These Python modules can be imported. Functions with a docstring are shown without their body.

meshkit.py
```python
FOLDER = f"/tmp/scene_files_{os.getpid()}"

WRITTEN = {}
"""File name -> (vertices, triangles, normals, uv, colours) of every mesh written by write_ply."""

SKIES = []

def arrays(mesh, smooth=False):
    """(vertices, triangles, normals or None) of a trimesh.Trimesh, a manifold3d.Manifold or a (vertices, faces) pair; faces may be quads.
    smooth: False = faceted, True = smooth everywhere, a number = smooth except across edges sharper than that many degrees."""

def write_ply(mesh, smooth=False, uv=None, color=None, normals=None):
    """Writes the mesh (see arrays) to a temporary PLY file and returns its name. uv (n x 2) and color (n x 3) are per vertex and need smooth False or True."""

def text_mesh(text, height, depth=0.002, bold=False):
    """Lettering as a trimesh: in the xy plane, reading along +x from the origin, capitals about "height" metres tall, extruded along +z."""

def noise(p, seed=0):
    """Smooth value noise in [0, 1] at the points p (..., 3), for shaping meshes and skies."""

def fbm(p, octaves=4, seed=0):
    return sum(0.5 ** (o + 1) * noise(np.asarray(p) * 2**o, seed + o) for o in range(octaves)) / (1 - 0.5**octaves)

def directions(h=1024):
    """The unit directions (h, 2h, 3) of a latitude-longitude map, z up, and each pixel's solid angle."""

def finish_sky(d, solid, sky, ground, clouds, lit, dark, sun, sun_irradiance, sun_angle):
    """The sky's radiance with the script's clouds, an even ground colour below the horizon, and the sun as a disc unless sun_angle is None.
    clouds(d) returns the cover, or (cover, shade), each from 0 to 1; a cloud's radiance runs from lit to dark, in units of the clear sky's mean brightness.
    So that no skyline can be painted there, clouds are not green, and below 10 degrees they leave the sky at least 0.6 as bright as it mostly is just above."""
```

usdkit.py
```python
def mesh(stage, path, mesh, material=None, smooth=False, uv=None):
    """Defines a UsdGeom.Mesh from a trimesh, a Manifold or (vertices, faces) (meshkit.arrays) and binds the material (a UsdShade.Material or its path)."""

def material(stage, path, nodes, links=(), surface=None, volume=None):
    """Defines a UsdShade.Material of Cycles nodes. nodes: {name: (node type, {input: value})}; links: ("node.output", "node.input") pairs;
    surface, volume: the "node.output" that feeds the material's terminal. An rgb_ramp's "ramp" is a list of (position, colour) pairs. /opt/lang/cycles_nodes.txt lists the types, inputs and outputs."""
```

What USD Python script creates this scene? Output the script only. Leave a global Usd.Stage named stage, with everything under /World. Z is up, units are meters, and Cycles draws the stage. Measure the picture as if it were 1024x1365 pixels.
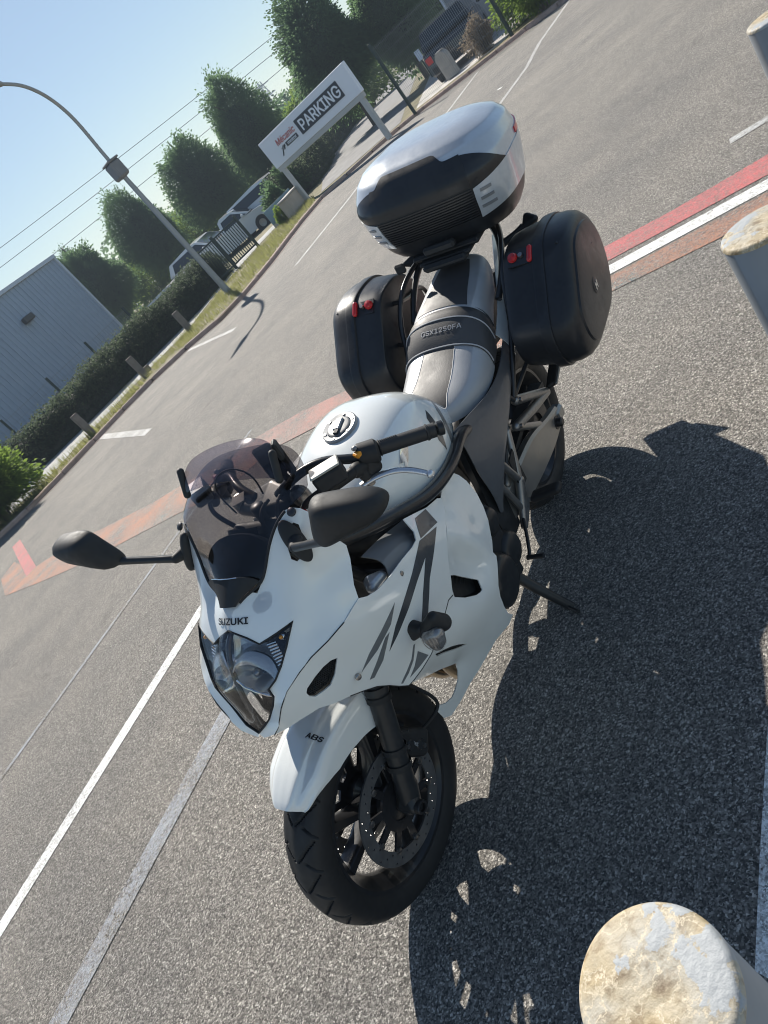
import math, random
import numpy as np, trimesh, manifold3d, usdkit, meshkit
from pxr import Usd, UsdGeom, UsdLux, UsdShade, Gf, Sdf
from scipy.interpolate import RBFInterpolator, LinearNDInterpolator, NearestNDInterpolator, CubicSpline
from scipy.spatial import Delaunay
from shapely.geometry import Polygon, Point, LineString
from shapely import contains_xy

stage = Usd.Stage.CreateInMemory()
UsdGeom.SetStageUpAxis(stage, 'Z')
UsdGeom.SetStageMetersPerUnit(stage, 1.0)
world = UsdGeom.Xform.Define(stage, '/World')
stage.SetDefaultPrim(world.GetPrim())
UsdGeom.Scope.Define(stage, '/World/Looks')
rng = np.random.default_rng(7)
random.seed(7)

# ------------------------------------------------------------------ camera, sky, sun, exposure
PITCH, ROLL = 0.421648, 0.747805
CAM_HEIGHT, FOCAL_PX = 1.563085, 979.773087
fw = np.array([0, math.cos(PITCH), -math.sin(PITCH)])
up0 = np.array([0, math.sin(PITCH), math.cos(PITCH)])
rt0 = np.array([1.0, 0, 0])
cr = math.cos(ROLL) * rt0 - math.sin(ROLL) * up0
cu = math.sin(ROLL) * rt0 + math.cos(ROLL) * up0
cam = UsdGeom.Camera.Define(stage, '/World/camera')
cam.AddTransformOp().Set(Gf.Matrix4d(*cr, 0, *cu, 0, *(-fw), 0, 0, 0, CAM_HEIGHT, 1))
cam.CreateHorizontalApertureAttr(36.0)
cam.CreateVerticalApertureAttr(48.0)
cam.CreateFocalLengthAttr(36.0 * FOCAL_PX / 1024)
cam.CreateClippingRangeAttr((0.05, 3000.0))
cam.CreateExposureAttr(0.5)
SUN_DIR = np.array([-0.015, 1.0, 0.9225]); SUN_DIR /= np.linalg.norm(SUN_DIR)     # towards the sun
SUN_EL, SUN_ROT = math.asin(SUN_DIR[2]), math.atan2(SUN_DIR[0], SUN_DIR[1])
sky_mat = usdkit.material(stage, '/World/Looks/sky', {
    's': ('sky_texture', {'sky_type': 'single_scattering', 'sun_disc': False, 'sun_elevation': SUN_EL, 'sun_rotation': SUN_ROT, 'air_density': 1.25, 'aerosol_density': 0.3, 'ozone_density': 2.8}),
    'b': ('background_shader', {'strength': 0.062})}, [('s.color', 'b.color')], surface='b.background')
sky = UsdLux.DomeLight.Define(stage, '/World/sky')
UsdShade.MaterialBindingAPI.Apply(sky.GetPrim()).Bind(sky_mat)
sky.GetPrim().SetCustomDataByKey('kind', 'structure')
sun = UsdLux.DistantLight.Define(stage, '/World/sun')
sun.CreateIntensityAttr(1.25); sun.CreateAngleAttr(0.53); sun.CreateNormalizeAttr(True); sun.CreateColorAttr(Gf.Vec3f(1.0, 0.94, 0.85))
sz = SUN_DIR; sx = np.cross([0, 0, 1], sz); sx /= np.linalg.norm(sx); sy = np.cross(sz, sx)
sun.AddTransformOp().Set(Gf.Matrix4d(*sx, 0, *sy, 0, *sz, 0, 0, 0, 50, 1))

# ------------------------------------------------------------------ scene helpers
taken = {}
def numbered(parent, name):
    k = (parent, name); n = taken.get(k, 0); taken[k] = n + 1
    return f'{parent}/{name}' + (f'_{n:03d}' if n else '')
def path_of(p): return '/World' if p is None else str(p.GetPath())
def tag(p, label=None, cat=None, group=None, kind=None):
    for k, v in (('label', label), ('category', cat), ('group', group), ('kind', kind)):
        if v: p.SetCustomDataByKey(k, v)
    return p
def thing(name, label, cat, loc=(0, 0, 0), rotz=0.0, group=None, mat=None):
    x = UsdGeom.Xform.Define(stage, numbered('/World', name))
    if mat is not None: x.AddTransformOp().Set(mat)
    else:
        x.AddTranslateOp().Set(Gf.Vec3d(*map(float, loc)))
        x.AddRotateZOp().Set(math.degrees(rotz))
    return tag(x.GetPrim(), label, cat, group)
def obj(name, mesh, m, parent=None, smooth=35, label=None, kind=None):
    if isinstance(mesh, list): mesh = cat(mesh)
    p = usdkit.mesh(stage, numbered(path_of(parent), name), mesh, M[m] if isinstance(m, str) else m, smooth).GetPrim()
    return tag(p, label=label, kind=kind)
def struct(name, mesh, m, kind='structure', smooth=False, parent=None): return obj(name, mesh, m, parent, smooth, kind=kind)
def dup(root, loc, rotz=0.0, label=None, group=None, scale=None):
    was = root.GetCustomData()
    x = UsdGeom.Xform.Define(stage, numbered('/World', root.GetName().rstrip('_0123456789')))
    p = x.GetPrim()
    p.GetReferences().AddInternalReference(root.GetPath())
    x.ClearXformOpOrder()
    for a in list(p.GetAttributes()):
        pass
    UsdGeom.XformCommonAPI(p)
    ops = []
    t = x.AddTranslateOp(opSuffix='place'); t.Set(Gf.Vec3d(*map(float, loc))); ops.append(t)
    r = x.AddRotateZOp(opSuffix='place'); r.Set(math.degrees(rotz)); ops.append(r)
    if scale is not None:
        s = x.AddScaleOp(opSuffix='place'); s.Set(Gf.Vec3f(*map(float, scale))); ops.append(s)
    x.SetXformOpOrder(ops)
    p.SetInstanceable(True)
    return tag(p, label or was['label'], was['category'], group or was.get('group'))

# ------------------------------------------------------------------ mesh helpers
def tm(v, f): return trimesh.Trimesh(np.asarray(v, float), np.asarray(f, int), process=False)
def cat(l): return trimesh.util.concatenate([x if isinstance(x, trimesh.Trimesh) else man(x) for x in l])
def man(m):
    q = m.to_mesh(); return tm(q.vert_properties[:, :3], q.tri_verts)
def box(size, c=(0, 0, 0), rz=0.0, bevel=0.0):
    s = np.asarray(size, float) / 2
    if bevel <= 0: m = trimesh.creation.box(2 * s)
    else:
        b = min(bevel, s.min() * .9); p = []
        for sg in np.ndindex(2, 2, 2):
            g = np.array(sg) * 2 - 1
            for k in range(3):
                q = s - b; q[k] = s[k]; p.append(g * q)
        m = trimesh.convex.convex_hull(np.array(p))
    if rz: m.apply_transform(trimesh.transformations.rotation_matrix(rz, [0, 0, 1]))
    m.apply_translation(c); return m
def hull(pts):
    return trimesh.convex.convex_hull(np.asarray(pts, float))
def ball(c, r, sub=2):
    m = trimesh.creation.icosphere(sub, 1.0); m.vertices *= np.asarray(r, float); m.apply_translation(c); return m
def balls_hull(cs, rs, n=2):
    return hull(np.vstack([trimesh.creation.icosphere(n, r).vertices + np.asarray(c) for c, r in zip(cs, rs)]))
def grid(P, closed_u=False, closed_v=False, flip=False, caps=False):
    """P[i, j] points -> mesh"""
    P = np.asarray(P, float); n, m = P.shape[:2]
    i, j = np.meshgrid(np.arange(n if closed_u else n - 1), np.arange(m if closed_v else m - 1), indexing='ij')
    i2, j2 = (i + 1) % n, (j + 1) % m
    a, b, c, d = (i * m + j).ravel(), (i2 * m + j).ravel(), (i2 * m + j2).ravel(), (i * m + j2).ravel()
    f = np.vstack([np.stack([a, b, c], 1), np.stack([a, c, d], 1)])
    v = P.reshape(-1, 3)
    if caps:                                   # rows are closed rings (closed_v)
        v = np.vstack([v, P[0].mean(0), P[-1].mean(0)]); k = np.arange(m)
        f = np.vstack([f, np.stack([k * 0 + n * m, k, (k + 1) % m], 1), np.stack([k * 0 + n * m + 1, (n - 1) * m + (k + 1) % m, (n - 1) * m + k], 1)])
    if flip: f = f[:, ::-1]
    return tm(v, f)
def fixed(m):
    m = trimesh.Trimesh(m.vertices, m.faces, process=True); trimesh.repair.fix_normals(m); return m
def spline(pts, n=24, closed=False):
    p = np.asarray(pts, float)
    if closed: p = np.vstack([p, p[:1]])
    if len(p) == 2: return p[0] + (p[1] - p[0]) * np.linspace(0, 1, max(2, n if n < 6 else 2))[:, None]
    d = np.r_[0, np.cumsum(np.linalg.norm(np.diff(p, axis=0), axis=1) ** .6 + 1e-9)]
    cs = CubicSpline(d, p, bc_type='periodic' if closed else 'natural')
    t = np.linspace(0, d[-1], n + 1 if closed else n)
    return cs(t[:-1] if closed else t)
def tube(pts, r, n=None, sides=10, smooth=True, caps=True):
    p = np.asarray(pts, float)
    if smooth and len(p) > 2: p = spline(p, n or 8 * len(p))
    r = np.asarray(r, float)
    R = np.interp(np.linspace(0, 1, len(p)), np.linspace(0, 1, len(r)), r) if r.ndim else np.full(len(p), float(r))
    t = np.gradient(p, axis=0); t /= np.linalg.norm(t, axis=1, keepdims=True)
    a = np.array([0, 0, 1.0]) if abs(t[0, 2]) < .9 else np.array([1.0, 0, 0])
    u = np.cross(t[0], a); u /= np.linalg.norm(u); th = np.linspace(0, 2 * np.pi, sides, endpoint=False); rows = []
    for k in range(len(p)):
        u = u - t[k] * (u @ t[k]); u /= np.linalg.norm(u); w = np.cross(t[k], u)
        rows.append(p[k] + R[k] * (np.cos(th)[:, None] * u + np.sin(th)[:, None] * w))
    return grid(np.array(rows), closed_v=True, caps=caps)
def cyl(a, b, r, sides=24, r2=None):
    return tube([a, b], [r, r if r2 is None else r2], sides=sides, smooth=False)
def lathe(prof, n=64, axis='y', c=(0, 0, 0), closed=False):
    """prof: (radius, along) pairs turned about the axis"""
    th = np.linspace(0, 2 * np.pi, n, endpoint=False); P = np.asarray(prof, float)
    r, h = P[:, 0][None], P[:, 1][None]; C, S = np.cos(th)[:, None], np.sin(th)[:, None]; z = r * 0 + h + 0 * C
    Q = {'y': np.stack([r * C, z, r * S], -1), 'z': np.stack([r * C, r * S, z], -1), 'x': np.stack([z, r * C, r * S], -1)}[axis]
    return fixed(grid(Q + np.asarray(c), closed_u=True, closed_v=closed))
def prism(poly, depth, frame=None, holes=()):
    """polygon in a plane, extruded; frame = (origin, u, v): depth goes along u x v"""
    g = poly if isinstance(poly, Polygon) else Polygon(poly, holes)
    if not g.is_valid: g = g.buffer(0)
    if g.geom_type != 'Polygon': g = max(g.geoms, key=lambda x: x.area)
    m = trimesh.creation.extrude_polygon(g, depth, engine='earcut')
    if frame is not None: m = place(m, *frame)
    return m
def place(m, o, u, v):
    u = np.asarray(u, float); u = u / np.linalg.norm(u); v = np.asarray(v, float); v = v - u * (u @ v); v /= np.linalg.norm(v)
    T = np.eye(4); T[:3, 0], T[:3, 1], T[:3, 2], T[:3, 3] = u, v, np.cross(u, v), o
    m = m.copy(); m.apply_transform(T); return m
def mirror(m):
    return tm(np.asarray(m.vertices) * [1, -1, 1], np.asarray(m.faces)[:, ::-1])
def sheet_thick(v, f, t, up=None):
    """open sheet -> shell of thickness t, grown against its normals"""
    m = tm(v, f); n = vnorm(v, f); v2 = v - n * t
    e = np.sort(np.vstack([f[:, [0, 1]], f[:, [1, 2]], f[:, [2, 0]]]), 1)
    u, cnt = np.unique(e, axis=0, return_counts=True); be = set(map(tuple, u[cnt == 1])); k = len(v); side = []
    for t3 in f:
        for a, b in ((t3[0], t3[1]), (t3[1], t3[2]), (t3[2], t3[0])):
            if (min(a, b), max(a, b)) in be: side += [[b, a, a + k], [b, a + k, b + k]]
    return tm(np.vstack([v, v2]), np.vstack([f, f[:, ::-1] + k, np.array(side, int).reshape(-1, 3)]))
def vnorm(v, f):
    n = np.zeros_like(v); c = np.cross(v[f[:, 1]] - v[f[:, 0]], v[f[:, 2]] - v[f[:, 0]])
    for k in range(3): np.add.at(n, f[:, k], c)
    return n / np.maximum(np.linalg.norm(n, axis=1, keepdims=True), 1e-12)
# body panels: an outline with holes in a 3/4 view plane of the motorcycle, its depth a smooth surface through the given points
PN = np.array([.84, 1.08, 1.04]); PN /= np.linalg.norm(PN)
PA = np.cross([0, 0, 1], PN); PA /= np.linalg.norm(PA); PB = np.cross(PN, PA); PM = np.stack([PA, PB, PN], 1)
def dens(ring, s):
    out = []
    for a, b in zip(ring, np.roll(ring, -1, 0)):
        k = max(1, int(np.linalg.norm(b - a) / s)); out += [a + (b - a) * t for t in np.arange(k) / k]
    return np.array(out)
def rounded(ring, k=1):
    for _ in range(k):
        nx = np.roll(ring, -1, 0); ring = np.stack([ring * .78 + nx * .22, ring * .22 + nx * .78], 1).reshape(-1, ring.shape[1])
    return ring
class Panel:
    def __init__(s, outline, holes, ctrl, soft=0, sym=False):
        s.o, s.h = np.asarray(outline, float) / 1000 @ PM, [np.asarray(h, float) / 1000 @ PM for h in holes]
        p = np.vstack([s.o, np.asarray(ctrl, float).reshape(-1, 3) / 1000 @ PM])
        if sym: w = p @ PM.T; w = w[(w[:, 1] > .003) & (w[:, 1] < .09)] * [1, -1, 1]; p = np.vstack([p, w @ PM])
        _, ix = np.unique(np.round(p[:, :2], 3), axis=0, return_index=True)
        s.f = RBFInterpolator(p[ix, :2], p[ix, 2], smoothing=soft or 1e-5, kernel='thin_plate_spline')
    def sheet(s, ring=None, holes=None, step=.009, lift=0.0, round_=0):
        ring = s.o[:, :2] if ring is None else ring
        holes = [h[:, :2] for h in s.h] if holes is None else holes
        if round_: ring = rounded(ring, round_); holes = [rounded(h, 1) for h in holes]
        rings = [dens(ring, step)] + [dens(h, step) for h in holes]
        poly = Polygon(rings[0], rings[1:])
        if not poly.is_valid: poly = poly.buffer(0)
        x0, y0, x1, y1 = poly.bounds
        gx, gy = np.meshgrid(np.arange(x0, x1, step), np.arange(y0, y1, step * .87)); gx[::2] += step / 2
        q = np.stack([gx.ravel(), gy.ravel()], 1); inner = poly.buffer(-step * .55)
        q = q[contains_xy(inner, q[:, 0], q[:, 1])]
        p2 = np.vstack(rings + [q]); t = Delaunay(p2).simplices; cen = p2[t].mean(1); t = t[contains_xy(poly.buffer(1e-6), cen[:, 0], cen[:, 1])]
        A = p2[t]; ar = (A[:, 1, 0] - A[:, 0, 0]) * (A[:, 2, 1] - A[:, 0, 1]) - (A[:, 1, 1] - A[:, 0, 1]) * (A[:, 2, 0] - A[:, 0, 0])
        t = t[np.abs(ar) > 1e-10]; ar = ar[np.abs(ar) > 1e-10]; t[ar < 0] = t[ar < 0][:, ::-1]
        used = np.unique(t); re = np.full(len(p2), -1); re[used] = np.arange(len(used)); p2, t = p2[used], re[t]
        d = s.f(p2)
        v = np.column_stack([p2, d]) @ PM.T
        v[:, 1] = np.where(v[:, 1] < .0035, 0, v[:, 1])
        if lift: v = v + vnorm(v, t) * lift
        return v, t
    def mesh(s, thick=.003, **k):
        v, t = s.sheet(**k); return sheet_thick(v, t, thick)
    def decal(s, pts, lift=.0009, step=.008):
        v, t = s.sheet(ring=(np.asarray(pts, float) / 1000 @ PM)[:, :2], holes=[], step=step, lift=lift); return sheet_thick(v, t, .0006)
def drape(m, o, u, v, target, lift=.001):
    """lays the flat mesh m (its xy plane) over the target mesh around the point o"""
    u = np.asarray(u, float) / np.linalg.norm(u); v = np.asarray(v, float); v = v - u * (u @ v); v /= np.linalg.norm(v); n = np.cross(u, v)
    q = np.asarray(target.vertices) - o; near = np.linalg.norm(q, axis=1) < .12; q = q[near]; nn = np.asarray(target.vertex_normals)[near] @ n > .15; q = q[nn]
    p = np.asarray(m.vertices)
    hv = LinearNDInterpolator(q @ np.stack([u, v], 1), q @ n)(p[:, :2]); bad = np.isnan(hv); hv[bad] = NearestNDInterpolator(q @ np.stack([u, v], 1), q @ n)(p[bad, :2]) if bad.any() else 0
    return tm(o + p[:, :1] * u + p[:, 1:2] * v + (hv[:, None] + lift + p[:, 2:]) * n, m.faces)

# ------------------------------------------------------------------ materials
M = {}
def mat(name, nodes, links=(), surface='p.BSDF', volume=None):
    M[name] = usdkit.material(stage, '/World/Looks/' + name, nodes, links, surface=surface, volume=volume)
def plain(name, col, rough=.5, metal=0.0, coat=0.0, bump=0.0, bscale=200., var=0.0, vscale=6., **kw):
    """a plain coloured material with fine relief and a little unevenness of tone and gloss"""
    n = {'tc': ('texture_coordinate', {}), 'p': ('principled_bsdf', {'base_color': col, 'roughness': rough, 'metallic': metal, 'coat_weight': coat, 'coat_roughness': .04, **kw})}
    l = []
    n['nr'] = ('noise_texture', {'scale': vscale * 2.3, 'detail': 5.0, 'roughness': .65}); l.append(('tc.object', 'nr.vector'))
    n['rr'] = ('map_range', {'from_min': .3, 'from_max': .7, 'to_min': max(.02, rough * .82), 'to_max': min(1, rough * 1.2)}); l += [('nr.fac', 'rr.value'), ('rr.result', 'p.roughness')]
    if var:
        c = np.array(col)
        n['nv'] = ('noise_texture', {'scale': vscale, 'detail': 6.0, 'roughness': .6}); l.append(('tc.object', 'nv.vector'))
        n['cr'] = ('rgb_ramp', {'ramp': [(.3, tuple(np.clip(c * (1 - var), 0, 1))), (.7, tuple(np.clip(c * (1 + var), 0, 1)))]}); l += [('nv.fac', 'cr.fac'), ('cr.color', 'p.base_color')]
    if bump:
        n['nb'] = ('noise_texture', {'scale': bscale, 'detail': 3.0}); n['b'] = ('bump', {'strength': bump, 'distance': .002})
        l += [('tc.object', 'nb.vector'), ('nb.fac', 'b.height'), ('b.normal', 'p.normal')]
    mat(name, n, l)
plain('white_paint', (.78, .805, .785), .18, coat=1.0, var=.012, vscale=4)
plain('black_plastic', (.010, .011, .012), .6, bump=.12, bscale=900, var=.2, vscale=14)
plain('case_plastic', (.012, .0125, .014), .36, bump=.16, bscale=700, var=.15, vscale=9)
plain('black_paint', (.010, .010, .011), .34, coat=.3)
plain('gloss_black', (.010, .010, .011), .12, coat=.8)
plain('satin_black', (.016, .017, .018), .34, var=.2)
plain('frame_black', (.022, .022, .023), .27, metal=.3, coat=.3)
plain('grey_plastic', (.16, .165, .17), .45, bump=.1, bscale=800, var=.06)
plain('dark_grey_panel', (.075, .08, .088), .33, coat=.3, var=.06)
plain('silver_paint', (.42, .43, .44), .32, metal=.75, coat=.5, var=.03)
plain('case_silver', (.50, .53, .56), .27, metal=.35, coat=.7, var=.02)
plain('case_grey', (.22, .23, .24), .4, metal=.4, coat=.2)
plain('pocket_dark', (.006, .006, .007), .6)
plain('lamp_grey', (.30, .29, .28), .22, metal=.6, coat=.4, var=.3, vscale=70)
plain('lever_silver', (.72, .73, .74), .24, metal=.85)
plain('cap_metal', (.30, .305, .31), .5, metal=.25, var=.05, vscale=40)
plain('alloy', (.31, .31, .305), .36, metal=.9, var=.08, vscale=20)
plain('swingarm_silver', (.31, .30, .28), .38, metal=.8, var=.06)
plain('chrome', (.85, .86, .87), .08, metal=1.0)
plain('steel', (.33, .32, .31), .3, metal=1.0, var=.15, vscale=30)
plain('dark_steel', (.07, .07, .072), .4, metal=.9, var=.25, vscale=30)
plain('gold_steel', (.42, .34, .24), .3, metal=1.0, var=.2, vscale=18)
plain('rubber', (.009, .009, .0095), .62, bump=.15, bscale=500, var=.3, vscale=10)
plain('grip_rubber', (.016, .016, .017), .55, bump=.25, bscale=800)
plain('vinyl_silver', (.43, .44, .45), .36, metal=.2, bump=.3, bscale=520, var=.04)
plain('vinyl_dark', (.05, .049, .05), .5, bump=.35, bscale=520, var=.08)
plain('thread', (.45, .45, .46), .6)
plain('decal_dark', (.06, .065, .07), .3, metal=.3, coat=.8)
plain('decal_grey', (.24, .25, .25), .3, metal=.5, coat=.8)
plain('red_plastic', (.45, .012, .015), .22, coat=.5)
plain('orange_plastic', (.70, .28, .02), .35)
plain('tag_paper', (.34, .33, .31), .6)
plain('reflector_silver', (.84, .85, .86), .10, metal=.75)
plain('disc_steel', (.15, .15, .15), .42, metal=.7, var=.2, vscale=30)
plain('white_print', (.75, .75, .74), .5)
plain('grey_print', (.42, .44, .46), .5)
plain('black_print', (.012, .012, .014), .35)
plain('label_paper', (.40, .385, .33), .5, var=.1, vscale=40)
plain('red_print', (.42, .10, .10), .5)
plain('sign_white', (.72, .76, .82), .35, var=.02, vscale=1.2)
plain('sign_dark', (.03, .035, .045), .4)
plain('post_paint', (.42, .43, .42), .5, var=.05, vscale=2)
plain('galvanised', (.30, .315, .32), .5, metal=.5, var=.1, vscale=2)
plain('fence_green', (.012, .028, .024), .45)
plain('cladding', (.25, .31, .40), .45, metal=.15, var=.03, vscale=.6)
plain('cladding_light', (.40, .45, .52), .45, var=.03, vscale=.6)
plain('shed_boards', (.17, .19, .22), .6, var=.08, vscale=2)
plain('concrete', (.36, .34, .31), .85, bump=.4, bscale=60, var=.14, vscale=5)
plain('kerb_stone', (.34, .25, .21), .85, bump=.4, bscale=60, var=.22, vscale=9)
plain('wood_grey', (.17, .145, .125), .8, bump=.4, bscale=80, var=.2, vscale=8)
plain('beige_wall', (.42, .36, .29), .85, var=.08, vscale=3)
plain('teal_board', (.16, .26, .31), .5, var=.08, vscale=2)
plain('car_white', (.62, .64, .65), .25, coat=.8)
plain('car_grey', (.22, .24, .26), .25, coat=.8)
plain('car_dark', (.015, .016, .018), .22, coat=.8)
plain('car_glass', (.015, .02, .025), .06, coat=.5)
plain('bark', (.10, .085, .07), .9, bump=.5, bscale=30, var=.25, vscale=6)
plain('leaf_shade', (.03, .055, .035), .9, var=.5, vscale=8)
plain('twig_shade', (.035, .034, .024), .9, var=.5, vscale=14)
plain('wire_grey', (.22, .23, .24), .5)
plain('gravel_pale', (.42, .40, .37), .9, bump=.5, bscale=8, var=.5, vscale=3.2)
plain('path_concrete', (.36, .36, .35), .9, bump=.3, bscale=20, var=.1, vscale=1.5)
plain('drive_asphalt', (.20, .195, .19), .9, bump=.3, bscale=60, var=.12, vscale=1.2)
plain('soil_grass', (.15, .13, .06), .95, bump=.5, bscale=25, var=.4, vscale=2.2)
plain('bollard_steel', (.24, .265, .29), .45, metal=.0, var=.06, vscale=7)
# asphalt: bound stone chippings with worn tracks
def asphalt_nodes(rough=.82):
    n = {'g': ('geometry', {}), 'p': ('principled_bsdf', {'roughness': rough, 'specular_ior_level': .4}),
         'v': ('voronoi_texture', {'scale': 230.0, 'randomness': 1.0}), 'v2': ('voronoi_texture', {'scale': 430.0}), 'nd': ('noise_texture', {'scale': 120.0, 'detail': 2.0}), 'ds': ('vector_math', {'math_type': 'scale', 'scale': .012}), 'dv': ('vector_math', {'math_type': 'add'}), 'n3': ('noise_texture', {'scale': .28, 'detail': 4.0, 'roughness': .6, 'distortion': .8}), 'st': ('noise_texture', {'scale': 3.1, 'detail': 3.0}), 'rs': ('rgb_ramp', {'ramp': [(.0, (1, 1, 1)), (.68, (1, 1, 1)), (.76, (.72, .71, .70)), (1, (.6, .6, .6))]}), 'r3': ('rgb_ramp', {'ramp': [(.3, (.88, .88, .89)), (.7, (1.1, 1.09, 1.07))]}), 'm3': ('mix_color', {'blend_type': 'multiply', 'fac': 1.0, 'use_clamp': False}), 'm4': ('mix_color', {'blend_type': 'multiply', 'fac': 1.0, 'use_clamp': False}),
         'n1': ('noise_texture', {'scale': 1.1, 'detail': 6.0, 'roughness': .62}), 'n2': ('noise_texture', {'scale': 110.0, 'detail': 4.0}),
         'sc': ('separate_color', {}),
         'r': ('rgb_ramp', {'ramp': [(0, (.055, .052, .047)), (.35, (.135, .127, .115)), (.7, (.235, .221, .20)), (.90, (.38, .36, .325)), (1, (.62, .59, .54))]}),
         'r1': ('rgb_ramp', {'ramp': [(.3, (.82, .83, .85)), (.7, (1.15, 1.13, 1.1))]}),
         'r2': ('rgb_ramp', {'ramp': [(.3, (.72, .72, .72)), (.62, (1.18, 1.18, 1.17))]}),
         'm1': ('mix_color', {'blend_type': 'multiply', 'fac': 1.0, 'use_clamp': False}), 'm2': ('mix_color', {'blend_type': 'multiply', 'fac': 1.0, 'use_clamp': False}),
         'h': ('math', {'math_type': 'multiply', 'value2': -1.0}), 'ha': ('math', {'math_type': 'add'}),
         'b': ('bump', {'strength': .75, 'distance': .004})}
    l = [('g.position', 'nd.vector'), ('nd.color', 'ds.vector1'), ('g.position', 'dv.vector1'), ('ds.vector', 'dv.vector2'), ('dv.vector', 'v.vector'), ('dv.vector', 'v2.vector'), ('g.position', 'n3.vector'), ('g.position', 'st.vector'), ('n3.fac', 'r3.fac'), ('st.fac', 'rs.fac'), ('m2.result', 'm3.a'), ('r3.color', 'm3.b'), ('m3.result', 'm4.a'), ('rs.color', 'm4.b'), ('g.position', 'n1.vector'), ('g.position', 'n2.vector'), ('v.color', 'sc.color'), ('sc.r', 'r.fac'),
         ('n1.fac', 'r1.fac'), ('n2.fac', 'r2.fac'), ('r.color', 'm1.a'), ('r1.color', 'm1.b'), ('m1.result', 'm2.a'), ('r2.color', 'm2.b'),
         ('v.distance', 'h.value1'), ('h.value', 'ha.value1'), ('n2.fac', 'ha.value2'), ('ha.value', 'b.height'), ('b.normal', 'p.normal')]
    return n, l
n, l = asphalt_nodes(); mat('asphalt', n, l + [('m4.result', 'p.base_color')])
def road_paint(name, col, keep, soft=.09, streak=.6):
    """paint on the same chippings, worn through where the noise is low"""
    n, l = asphalt_nodes(.7)
    n['nw'] = ('noise_texture', {'scale': 30.0, 'detail': 5.0, 'roughness': .7}); n['nw2'] = ('noise_texture', {'scale': 2.4, 'detail': 4.0})
    n['ad'] = ('math', {'math_type': 'multiply_add', 'value2': streak}); n['rw'] = ('map_range', {'from_min': keep - soft, 'from_max': keep + soft})
    n['sub'] = ('math', {'math_type': 'multiply_add', 'value2': .5})
    n['pc'] = ('mix_color', {'blend_type': 'multiply', 'fac': .55, 'a': col, 'use_clamp': False}); n['mx'] = ('mix_color', {'use_clamp': False})
    l += [('g.position', 'nw.vector'), ('g.position', 'nw2.vector'), ('nw2.fac', 'ad.value1'), ('nw.fac', 'ad.value3'), ('sc.g', 'sub.value1'), ('ad.value', 'sub.value3'), ('sub.value', 'rw.value'),
          ('r2.color', 'pc.b'), ('rw.result', 'mx.fac'), ('m4.result', 'mx.a'), ('pc.result', 'mx.b'), ('mx.result', 'p.base_color')]
    mat(name, n, l)
road_paint('paint_white', (.64, .64, .62), .80, .16)
road_paint('paint_white_worn', (.50, .50, .49), 1.0, .2)
road_paint('paint_grey_worn', (.33, .35, .38), 1.34, .22, 1.2)
road_paint('paint_red', (.46, .155, .15), .88, .2)
road_paint('paint_orange', (.40, .195, .125), 1.37, .24, 1.25)
road_paint('paint_red_worn', (.42, .21, .175), 1.37, .24, 1.25)
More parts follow.
